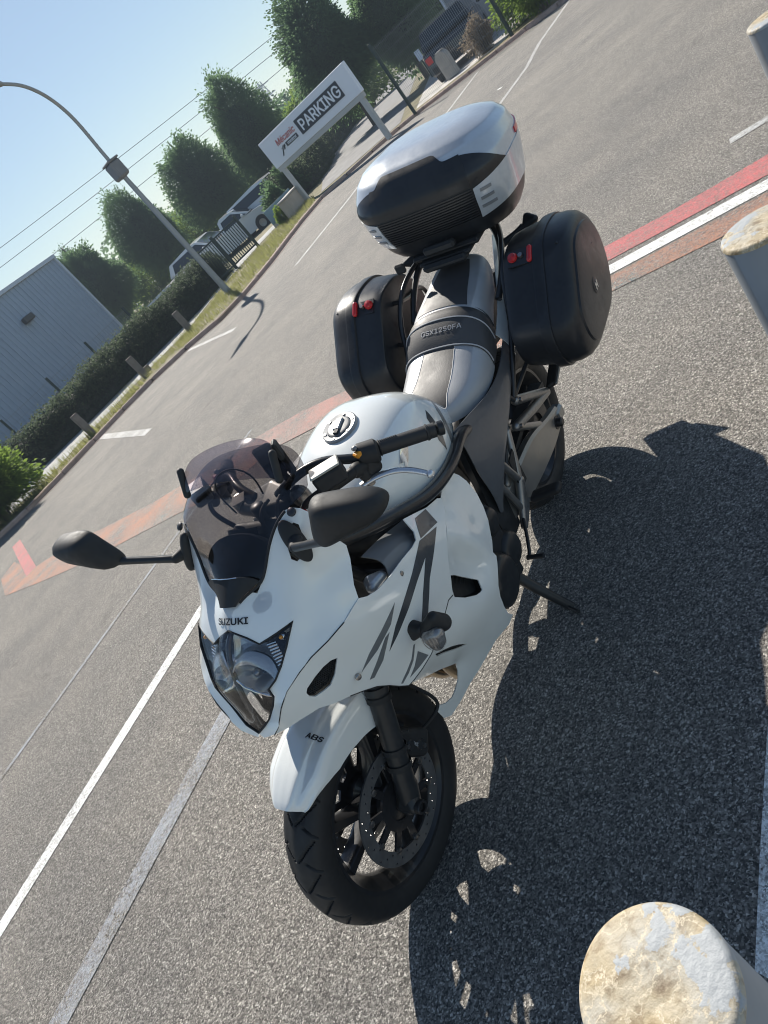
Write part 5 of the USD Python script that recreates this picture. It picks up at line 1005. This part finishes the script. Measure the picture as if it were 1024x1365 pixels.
part('fuse_cover', balls_hull([(1.24, .19, .855), (1.26, .205, .86), (1.22, .205, .85)], [.018, .015, .015]), 'silver_paint', 40)
en_ = part('engine', [box((.34, .36, .30), (.80, 0, .42), 0, .04), box((.22, .40, .22), (.92, 0, .60), 0, .03).apply_transform(trimesh.transformations.rotation_matrix(.3, [0, 1, 0], (.92, 0, .60))), box((.30, .30, .12), (.80, 0, .24), 0, .05)], 'satin_black', 30)
for k in range(7): part('cooling_fin', box((.24, .42, .006), (.90 + .0, 0, .56 + k * .02), 0, .002).apply_transform(trimesh.transformations.rotation_matrix(.3, [0, 1, 0], (.92, 0, .60))), 'satin_black', 30, en_)
def case(c, r, y0, y1, nm):
    s = 1 if y1 > y0 else -1; part(nm, lathe([(r, y0), (r, y1 - s * .03), (r * .9, y1 - s * .010), (r * .7, y1), (r * .3, y1 + s * .003), (0, y1 + s * .003)], 48, 'y', (c[0], 0, c[1])), 'satin_black', 40, en_)
case((.82, .37), .085, .15, .225, 'generator_cover'); case((.68, .36), .062, .15, .20, 'sprocket_cover'); case((.78, .36), .09, -.15, -.23, 'clutch_cover'); case((.70, .50), .05, .15, .19, 'starter_cover')
for k in range(7): a = k * .9; part('cover_bolt', lathe([(0, .006), (.006, .005), (.006, -.004)], 10, 'y', (.82 + .078 * math.cos(a), .2, .37 + .078 * math.sin(a))), 'steel', 40, en_)
for y in (.12, .04, -.04, -.12): part('exhaust_header', tube([(1.0, y, .55), (1.09, y, .50), (1.12, y * .95, .40), (1.06, y * .7, .25), (.90, y * .45 - .03, .17), (.70, -.05, .165)], .019, 40, sides=14), 'gold_steel', 40)
ex = part('silencer', tube([(.45, -.13, .20), (.25, -.19, .27), (.18, -.205, .30), (-.20, -.225, .42), (-.28, -.23, .445)], [.03, .045, .062, .066, .05], 30, sides=24), 'dark_steel', 40); part('exhaust_pipe', tube([(.70, -.05, .165), (.55, -.10, .17), (.45, -.13, .20)], .026, 20), 'gold_steel', 40)
# rear wheel, swingarm
part('rear_tyre', tyre(0, .315, .18, .222, 2, 700), 'rubber', 50); rw = part('rear_rim', rim_mesh(0, .315, .218, .150), 'black_paint', 40)
for m in spokes(0, .315, .216, .06, 3, .05): part('spoke', m, 'black_paint', 40, rw)
part('hub', lathe([(.014, -.09), (.06, -.085), (.065, -.05), (.05, -.03), (.05, .03), (.065, .05), (.06, .09), (.014, .09)], 40, 'y', (0, 0, .315), closed=True), 'black_paint', 40, rw)
part('sprocket', disc((0, .098, .315), .05, .108, .006, False), 'dark_steel', 30, rw); part('rear_brake_disc', disc((0, -.105, .315), .075, .12, .005), 'dark_steel', 30, rw)
part('chain', [tube([(.0, .098, .425), (.3, .10, .40), (.62, .10, .385)], .008, 10, sides=6), tube([(.0, .098, .207), (.3, .10, .30), (.62, .10, .335)], .008, 10, sides=6)], 'dark_steel', 40)
for s in (1, -1):
    q = np.array([[(.56, .115, .42), (.56, .115, .33)], [(.40, .145, .435), (.42, .145, .315)], [(.22, .152, .425), (.24, .152, .29)], [(.06, .152, .375), (.06, .152, .275)], [(-.055, .152, .345), (-.055, .152, .285)]]); rows = []
    for (a, b_) in q:
        a, b_ = np.array(a), np.array(b_); rows.append([a + [0, -.018, .0], a + [0, -.010, .006], a + [0, .010, .006], a + [0, .018, -.004], b_ + [0, .018, .004], b_ + [0, .010, -.004], b_ + [0, -.018, -.004], b_ + [0, -.018, .004]])
    R_ = np.array(rows); R_ = np.array([spline(R_[:, k], 24) for k in range(8)]).transpose(1, 0, 2); sw = fixed(grid(R_, closed_v=True, caps=True)); swp = part('swingarm', mirror(sw) if s < 0 else sw, 'swingarm_silver', 30)
    br = balls_hull([(.45, .14, .44), (.30, .142, .535), (.12, .150, .40)], [.012, .012, .012]); br = [balls_hull([(.46, .14, .435), (.30, .142, .54)], [.014, .012]), balls_hull([(.30, .142, .54), (.10, .150, .39)], [.012, .014])]; part('swingarm_brace', [mirror(x) if s < 0 else x for x in br], 'swingarm_silver', 40, swp)
    part('chain_adjuster', box((.07, .045, .055), (-.055, s * .155, .315), 0, .01), 'alloy', 30, swp); part('axle_nut', lathe([(0, s * .016), (.012, s * .016), (.017, s * .012), (.017, -s * .006), (.026, -s * .006), (.026, -s * .012)], 6 if False else 20, 'y', (.0, s * .178, .315)), 'dark_steel', 30, swp)
cg = part('chain_guard', prism([(-.10, .44), (.10, .47), (.33, .45), (.33, .43), (.10, .45), (-.10, .42)], .05, ((0, .135, 0), (1, 0, 0), (0, 0, 1))), 'black_plastic', 30)
part('rear_hugger', tube([(.38, 0, .50), (.25, 0, .60), (.10, 0, .655), (-.05, 0, .665)], .02, 20), 'black_plastic', 40)
part('rear_mudguard', prism([(.30, .66), (.05, .74), (-.25, .84), (-.38, .80), (-.50, .50), (-.47, .48), (-.36, .58), (-.22, .655), (.0, .69), (.3, .62)], .16, ((0, .08, 0), (1, 0, 0), (0, 0, 1))), 'black_plastic', 30)
part('shock', cyl((.42, 0, .62), (.34, 0, .30), .035, 16), 'dark_steel', 30)
# foot rests
for s in (1, -1):
    hg = [balls_hull([(.50, s * .160, .60), (.44, s * .178, .43)], [.013, .012]), balls_hull([(.36, s * .170, .57), (.44, s * .178, .43)], [.012, .012]), balls_hull([(.44, s * .178, .43), (.47, s * .172, .345), (.52, s * .165, .30)], [.016, .016, .013]), balls_hull([(.53, s * .158, .50), (.49, s * .168, .35)], [.011, .012])]
    hp = part('rider_footrest_hanger', hg, 'alloy', 40); pg_ = part('rider_footrest', balls_hull([(.455, s * .205, .355), (.445, s * .285, .372), (.43, s * .205, .355), (.42, s * .285, .372)], [.013] * 4), 'rubber', 40); part('footrest_bar', balls_hull([(.45, s * .18, .35), (.44, s * .285, .358)], [.009, .007]), 'alloy', 40, pg_)
    part('heel_guard', prism([(.40, .40), (.46, .40), (.45, .52), (.40, .53)], .005, ((0, s * .182, 0), (1, 0, 0), (0, 0, 1))), 'black_plastic', 30, hp)
    ph = part('passenger_hanger', [balls_hull([(.235, s * .178, .600), (.10, s * .205, .520), (.07, s * .212, .505)], [.017, .011, .014]), balls_hull([(.305, s * .178, .545), (.17, s * .20, .512), (.07, s * .212, .500)], [.016, .011, .014])], 'alloy', 40)
    for c in ((.235, .6), (.305, .545)): part('bolt', lathe([(0, s * .005), (.007, s * .004), (.008, -s * .004)], 12, 'y', (c[0], s * .197, c[1])), 'steel', 30, ph)
    part('passenger_footrest', balls_hull([(.055, s * .225, .515), (-.02, s * .235, .56), (.045, s * .245, .520), (-.03, s * .255, .565)], [.011] * 4), 'rubber', 40); part('footrest_plate', balls_hull([(.055, s * .252, .52), (-.03, s * .262, .562)], [.006, .008]), 'alloy', 40, ph)
    part('tie_rod', tube([(.24, s * .18, .60), (.30, s * .165, .70)], .008, smooth=False), 'satin_black', 40)
part('shift_lever', [tube([(.50, .165, .33), (.62, .205, .30), (.66, .215, .29)], .006, 12), cyl((.655, .205, .29), (.655, .262, .295), .008)], 'satin_black', 40)
part('side_stand', [tube([(.66, .13, .22), (.665, .20, .14), (.66, .275, .048)], [.019, .017, .015], 14, sides=12), balls_hull([(.655, .270, .036), (.695, .292, .030), (.635, .300, .032), (.665, .32, .034)], [.010] * 4), tube([(.675, .27, .065), (.70, .31, .075)], .006, smooth=False)], 'satin_black', 40); part('stand_bracket', box((.09, .05, .08), (.66, .13, .24), 0, .012), 'satin_black', 30)

# ---- handlebars and controls (turned with the steering)
for s in (1, -1):
    bar = tube([(1.165, s * .04, 1.085), (1.15, s * .09, 1.108), (1.105, s * .16, 1.112), (1.075, s * .235, 1.087), (1.045, s * .262, 1.080), (.968, s * .350, 1.048)], .0112, 40, sides=14); hb = part('handlebar', st(bar), 'satin_black', 40)
    g0, g1 = np.array([1.042, s * .266, 1.079]), np.array([.958, s * .361, 1.044])
    gr = part('grip', st(tube([g0 + (g1 - g0) * t for t in (0, .02, .04, .82, .83, .86, .87, .98, 1.0)], [.0165, .0195, .0165, .0165, .0185, .0185, .0165, .0165, .012], smooth=False, sides=22)), 'grip_rubber', 35)
    gd = (g1 - g0) / np.linalg.norm(g1 - g0)
    for k in range(9): part('grip_rib', st(tube([g0 + (g1 - g0) * (.08 + .30 * k / 9) + np.array([0, 0, .0166]), g0 + (g1 - g0) * (.10 + .30 * k / 9) + np.array([0, 0, .0166])], .003, smooth=False, sides=6)), 'grip_rubber', 30, gr)
    part('bar_end', st(tube([g1, g1 + gd * .004, g1 + gd * .016, g1 + gd * .018], [.012, .0165, .0165, .012], smooth=False, sides=20)), 'satin_black', 35, gr)
    c = np.array([1.060, s * .246, 1.083]); sh_ = part('switch_housing', st([tube([c - gd * .022, c - gd * .016, c + gd * .02, c + gd * .026], [.024, .028, .028, .022], smooth=False, sides=18), balls_hull([c + [.012, 0, -.012], c + [.022, 0, -.030], c + gd * .012 + [.015, 0, -.028]], [.017, .014, .014])]), 'black_plastic', 40)
    part('switch_button', st(box((.016, .02, .012), c + np.array([.022, -s * .0, .018]) - gd * .002, -.4, .003)), 'orange_plastic' if s > 0 else 'red_plastic', 30, sh_); part('switch_toggle', st(box((.012, .012, .010), c + np.array([.010, 0, .028]) - gd * .01, -.4, .003)), 'grey_plastic', 30, sh_)
    # master cylinder and lever
    mc = np.array([1.150, s * .221, 1.112]); rz_ = s * 2.28
    rs_ = part('fluid_reservoir', st(box((.070, .046, .040), mc + [.012, 0, .004], rz_, .006)), 'black_plastic', 30); part('reservoir_lid', st(box((.070, .045, .005), mc + [.012, 0, .0265], rz_, .002)), 'label_paper' if s > 0 else 'satin_black', 30, rs_)
    part('master_cylinder', st([balls_hull([mc + [-.03, s * .015, -.03], mc + [.01, -s * .02, -.03]], [.013, .013]), balls_hull([mc + [-.045, s * .018, -.035], mc + [-.06, s * .022, -.04]], [.018, .014]), balls_hull([mc + [-.05, s * .02, -.04], np.array([1.098, s * .244, 1.040])], [.014, .011])]), 'black_plastic', 40)
    pv = np.array([1.100, s * .246, 1.042]); part('lever_pivot', st(lathe([(0, .006), (.0095, .005), (.0105, .002), (.0105, -.012)], 18, 'z', pv)), 'steel', 40, hb)
    lv = np.array([(1.115, s * .232, 1.040), (1.100, s * .248, 1.041), (1.086, s * .268, 1.040), (1.068, s * .304, 1.033), (1.061, s * .343, 1.019), (1.060, s * .372, 1.005)]); c3 = spline(lv, 30); rows = []
    for i, p_ in enumerate(c3):
        k = i / 29; hw, hh = np.interp(k, [0, .2, .6, 1], [.011, .011, .0085, .0065]), np.interp(k, [0, .2, .6, 1], [.007, .006, .006, .005]); tdir = np.gradient(c3, axis=0)[i]; tdir /= np.linalg.norm(tdir); sdir = np.cross(tdir, [0, 0, 1]); sdir /= np.linalg.norm(sdir); udir = np.cross(sdir, tdir)
        rows.append([p_ + sdir * hw * math.cos(q) + udir * hh * math.sin(q) for q in np.linspace(0, 6.283, 12, endpoint=False)])
    part('lever', st([fixed(grid(np.array(rows), closed_v=True, caps=True)), ball(lv[-1], .0095)]), 'lever_silver', 50)
    part('cable', st(tube([mc + [.03, -s * .03, -.018], mc + [.06, -s * .07, -.03], mc + [.05, -s * .11, -.10], mc + [.0, -s * .10, -.20]], .006, 30)), 'rubber', 40)
yk = part('top_yoke', st([balls_hull([(1.165, .10, 1.06), (1.165, -.10, 1.06), (1.13, 0, 1.07), (1.19, 0, 1.065)], [.022, .022, .03, .02])]), 'satin_black', 40)
part('ignition_lock', st(lathe([(0, .012), (.012, .012), (.017, .008), (.018, -.03)], 20, 'z', (1.205, 0, 1.085))), 'dark_steel', 40, yk)
for s in (1, -1): part('fork_cap', st(lathe([(0, .02), (.012, .02), (.02, .012), (.024, .0), (.024, -.02)], 20, 'z', (1.163, s * .10, 1.075))), 'steel', 40, yk)
# phone holder and tangle of leads behind the screen
phn = part('phone_holder', [box((.014, .045, .085), (1.175, .085, 1.185), .5, .006), box((.03, .012, .09), (1.165, .115, 1.18), .5, .004)], 'black_plastic', 30); part('holder_arm', tube([(1.165, .09, 1.11), (1.17, .09, 1.14), (1.175, .09, 1.17)], .008, 10), 'black_plastic', 30, phn)
part('paper_tag', box((.040, .03, .002), (1.225, -.02, 1.135), .6), 'tag_paper', 30); part('lead', [tube([(1.23, -.05, 1.10), (1.22, -.06, 1.18), (1.20, -.02, 1.20), (1.19, .02, 1.17), (1.20, .03, 1.12)], .002, 40), tube([(1.23, -.06, 1.05), (1.26, -.05, 1.08), (1.275, -.01, 1.05), (1.27, .03, 1.0)], .0045, 30), tube([(1.20, .03, 1.10), (1.25, .04, 1.10), (1.275, .05, 1.05), (1.27, .06, 1.0)], .0045, 30), tube([(1.19, .06, 1.10), (1.23, .075, 1.10), (1.26, .07, 1.04), (1.26, .07, 1.0)], .004, 30)], 'rubber', 40)
part('red_light', box((.03, .03, .018), (1.25, .145, 1.085), .5, .006), 'red_plastic', 30)

# ---- luggage rack, grab rail
for s in (1, -1):
    rk = part('rack_tube', tube([(-.30, s * .12, 1.0), (-.16, s * .175, .985), (-.02, s * .200, .935), (.06, s * .205, .85), (.09, s * .202, .80), (.16, s * .195, .72), (.24, s * .18, .615)], .0095, 60, sides=12), 'frame_black', 40)
    part('rack_stay', [tube([(-.02, s * .2, .935), (-.03, s * .25, .935)], .008, smooth=False), tube([(.08, s * .203, .82), (.06, s * .26, .82)], .008, smooth=False), tube([(.24, s * .18, .615), (.12, s * .22, .67), (-.02, s * .245, .70)], .008, 14), tube([(-.02, s * .2, .935), (-.14, s * .22, .90), (-.26, s * .235, .86), (-.26, s * .24, .72), (-.02, s * .245, .68), (.10, s * .23, .66)], .008, 50)], 'frame_black', 40, rk)
    part('grab_rail', tube([(.02, s * .165, .86), (-.08, s * .175, .92), (-.20, s * .15, .985), (-.30, s * .09, 1.005)], .012, 30, sides=12), 'frame_black', 40)
    sig = part('turn_signal', [tube([(-.24, s * .13, .93), (-.27, s * .19, .945), (-.28, s * .215, .955)], [.014, .011, .012], 12), balls_hull([(-.28, s * .225, .955), (-.275, s * .262, .968), (-.295, s * .232, .975), (-.30, s * .245, .95)], [.014, .012, .014, .014])], 'black_plastic', 50)
    part('lens', balls_hull([(-.308, s * .235, .962), (-.306, s * .255, .966)], [.013, .011]), 'lens_clear', 50, sig)
part('rack_plate', [box((.30, .20, .016), (-.22, 0, 1.012), 0, .006), box((.05, .17, .028), (-.075, 0, 1.002), 0, .01)], 'black_plastic', 30)
0 and part('tail_light', balls_hull([(-.42, .05, .79), (-.42, -.05, .79), (-.39, .06, .81), (-.39, -.06, .81)], [.018] * 4), 'red_plastic', 40)
part('number_plate', box((.004, .21, .13), (-.475, 0, .60), 0, .001), 'white_print', 30)

# ------------------------------------------------------------------ top case on its plate
tc = thing('top_case', 'large two-tone top case, silver lid over ribbed black shell, behind the passenger seat', 'luggage case', mat=BIKE)
CX, CZ = -.285, 1.035
def sq(a, n): return np.sign(np.cos(a)) * np.abs(np.cos(a)) ** (2 / n), np.sign(np.sin(a)) * np.abs(np.sin(a)) ** (2 / n)
def case_ring(z, k=96, scale=1.0, grow=0.0):
    """outline of the case at height z above its floor: flat front, rounded rear"""
    f = np.interp(z, [0, .03, .08, .14, .19, .23, .27, .295, .312, .32], [.78, .86, .93, .975, 1.0, .985, .92, .82, .66, .50]); a = np.linspace(0, 2 * np.pi, k, endpoint=False); c, s = sq(a, 3.2)
    x = np.where(c > 0, .205 * c, .235 * c) * (1.0 if z < .2 else 1) * f; y = .292 * s * f * np.where(c < 0, 1 - .12 * c * c, 1.0 - .02 * c * c)
    sh = np.interp(z, [0, .12, .2, .32], [0, .015, .012, -.035])
    return np.column_stack([CX + x + sh + grow * c, y + grow * s, np.full(k, CZ + z)])
def shell(z0, z1, n=14, grow=0.0, cap=True):
    R_ = np.array([case_ring(z, grow=grow) for z in np.linspace(z0, z1, n)]); return fixed(grid(R_, closed_v=True, caps=cap))
lower = obj('lower_shell', shell(0, .165, 14), 'case_plastic', tc, 45)
lid = obj('lid', shell(.167, .32, 26), 'case_silver', tc, 45)
obj('seam', shell(.158, .172, 3, .0015, False), 'black_plastic', tc, 40)
# angular patches of the shell: a range of directions and heights, lifted off the surface
def patch(a0, a1, z0, z1, lift, m, nm, parent, na=30, nz=10, top=None, bot=None):
    A_ = np.linspace(a0, a1, na); rows = []
    for i, a in enumerate(A_):
        k = i / (na - 1); zt = top(k) if top else z1; zb_ = bot(k) if bot else z0; col = []
        for z in np.linspace(zb_, zt, nz):
            f = np.interp(z, [0, .03, .08, .14, .19, .23, .27, .295, .312, .32], [.78, .86, .93, .975, 1.0, .985, .92, .82, .66, .50]); c, s = sq(np.array(a), 3.2); x = (.205 if c > 0 else .235) * c * f; y = .292 * s * f * ((1 - .12 * c * c) if c < 0 else 1 - .02 * c * c); sh = np.interp(z, [0, .12, .2, .32], [0, .015, .012, -.035]); col.append((CX + x + sh, y, CZ + z))
        rows.append(col)
    g = grid(np.array(rows)); v, t = np.asarray(g.vertices), np.asarray(g.faces); ce = np.array([CX, 0, CZ + .12])
    if (vnorm(v, t) * (v - ce)).sum(1).mean() < 0: t = t[:, ::-1]
    v = v + vnorm(v, t) * lift; return obj(nm, sheet_thick(v, t, lift + .004), m, parent, 40)
patch(-.50, .50, .165, .268, .0035, 'case_plastic', 'front_panel', lid, 40, 14, top=lambda k: .258 + .026 * (1 / (1 + math.exp(-(k - .16) * 60))) * (1 / (1 + math.exp((k - .72) * 60))))
for s in (1, -1):
    patch(s * .485, s * 1.42, .165, .225, .0025, 'black_paint', 'dark_window', lid, 24, 10, top=lambda k: .255 - .085 * k ** 1.4)
    wing = patch(s * .53, s * 2.7, .06, .185, .003, 'case_silver', 'side_wing', tc, 60, 10, top=lambda k: .155 + .055 * min(1, k * 1.6), bot=lambda k: .055 + .05 * k)
    for k in range(3): patch(s * (.585 + .02 * k), s * (.87 - .02 * k), .085 + .026 * k, .094 + .026 * k, .0055, 'case_grey', 'wing_groove', wing, 10, 3)
    patch(s * 1.62, s * 2.75, .20, .232, .004, 'red_plastic', 'reflector', lid, 30, 5, top=lambda k: .222 + .012 * math.sin(math.pi * k), bot=lambda k: .205 + .004 * k)
for k in range(12): patch(-.50, .50, .060 + k * .0085, .0645 + k * .0085, .004, 'case_plastic', 'rib', lower, 26, 2)
for q in (): obj('lid_ridge', tube([case_ring(z)[int(96 * q)] for z in np.linspace(.25, .318, 10)], [.001, .003], sides=8), 'case_silver', lid, 40)
obj('latch', box((.03, .12, .03), (-.075, 0, CZ + .02), 0, .008), 'black_plastic', tc, 30); obj('catch', box((.016, .04, .035), (-.07, -.17, CZ - .005), 0, .006), 'black_plastic', tc, 30); obj('foot', box((.38, .26, .02), (CX, 0, CZ - .008), 0, .008), 'black_plastic', tc, 30)

# ------------------------------------------------------------------ panniers
PO = [(-.10, 1.018), (-.01, 1.018), (.05, .998), (.125, .925), (.205, .84), (.228, .79), (.222, .72), (.19, .665), (.12, .630), (-.07, .628), (-.18, .648), (-.25, .715), (-.278, .785), (-.278, .87), (-.24, .95), (-.175, 1.0)]
def pannier(s, label):
    t = thing('pannier', label, 'luggage case', mat=BIKE); ring = spline(np.array(PO), 90, closed=True); cen = np.array([-.02, .83])
    def R_(y, sc_, sh=0.0): q = cen + (ring - cen) * sc_; return np.column_stack([q[:, 0] + sh, np.full(len(q), s * y), q[:, 1]])
    inner = fixed(grid(np.array([R_(.235, .86), R_(.240, .90), R_(.27, .93), R_(.33, .965), R_(.358, .975)]), closed_v=True, caps=True)); obj('inner_shell', inner, 'case_plastic', t, 45)
    obj('seam_band', fixed(grid(np.array([R_(.338, .97), R_(.340, 1.004), R_(.346, 1.012), R_(.371, 1.014), R_(.377, 1.005), R_(.378, .97)]), closed_v=True)), 'case_plastic', t, 45)
    lid_ = obj('lid', fixed(grid(np.array([R_(.376, .975), R_(.378, .985), R_(.41, .975), R_(.435, .94), R_(.452, .87), R_(.458, .80), R_(.458, .79), R_(.464, .775), R_(.468, .70), R_(.472, .4), R_(.473, .1)]), closed_v=True, caps=True)), 'case_plastic', t, 30)
    bd = obj('badge', lathe([(0, s * .003), (.0235, s * .003), (.026, s * .001), (.026, -s * .004)], 28, 'y', (.008, s * .472, .81)), 'dark_steel', t, 40)
    obj('badge_emblem', prism([(-.012, -.013), (-.005, -.013), (-.005, -.003), (.005, -.003), (.005, -.013), (.012, -.013), (.012, .013), (.005, .013), (.005, .004), (-.005, .004), (-.005, .013), (-.012, .013)], .0015, ((.008, s * .4755, .81), (-s, 0, 0), (0, 0, 1))), 'chrome', bd, False)
    # carrying handle recess across lid top and latch plate on the shell
    obj('handle_pocket', hull([(x, s * (y + d_), z) for x, y, z in ((.035, .405, .998), (-.11, .415, .985), (.062, .438, .945), (-.09, .4615, .90), (.05, .4615, .885)) for d_ in (0.007, -.02)]), 'pocket_dark', lid_, False)
    obj('handle_frame', tube([(x, s * (y + .006), z) for x, y, z in ((.048, .412, .990), (-.03, .412, .999), (-.112, .418, .985), (-.105, .442, .945), (-.09, .4625, .90))], .005, 30, sides=8), 'case_plastic', lid_, 40); obj('handle_bar', balls_hull([(.068, s * .452, .905), (.045, s * .462, .872), (-.085, s * .463, .875)], [.006, .006, .006]), 'case_plastic', lid_, 40)
    fp = np.array([.048, s * .322, .987]); u = np.array([.0, s * 1.0, 0]); v = np.array([-.80, 0, .60])
    lk = obj('lock_plate', prism([(-.062, -.03), (.05, -.03), (.05, .022), (-.062, .022)], .006, (fp, u, v) if s > 0 else (fp, u, v)), 'black_paint', t, 30)
    n_ = np.cross(u, v); 
    obj('lock_button', lathe([(0, .012), (.012, .010), (.016, .004), (.016, -.004)], 24, 'z').apply_transform(trimesh.geometry.align_vectors([0, 0, 1], n_ if n_[0] > 0 else -n_)).apply_translation(fp + (n_ if n_[0] > 0 else -n_) * .006 + np.array([.0, -s * .045, 0])), 'red_plastic', lk, 40)
    obj('lock_cylinder', lathe([(0, .008), (.007, .008), (.009, .003), (.009, -.004)], 20, 'z').apply_transform(trimesh.geometry.align_vectors([0, 0, 1], n_ if n_[0] > 0 else -n_)).apply_translation(fp + (n_ if n_[0] > 0 else -n_) * .006 + np.array([.0, -s * .018, 0])), 'steel', lk, 40)
    obj('release_handle', balls_hull([fp + v * -.02 + u * .012 + np.array([.008, 0, .006]), fp + v * .018 + u * .012 + np.array([.008, 0, .006])], [.009, .009]), 'red_plastic', lk, 40)
    obj('sticker', prism([(.024, -.018), (.045, -.018), (.045, .018), (.024, .018)], .0012, (fp + np.array([.0052, 0, .0043]), u, v) if s > 0 else (fp + np.array([.0052, 0, .0043]), u, v)), 'white_print', lk, False)
    return t
pannier(1, 'black hard pannier on the near side, round badge on its lid, beside the red band')
pannier(-1, 'black hard pannier on the far side of the motorcycle, half hidden by the seat')
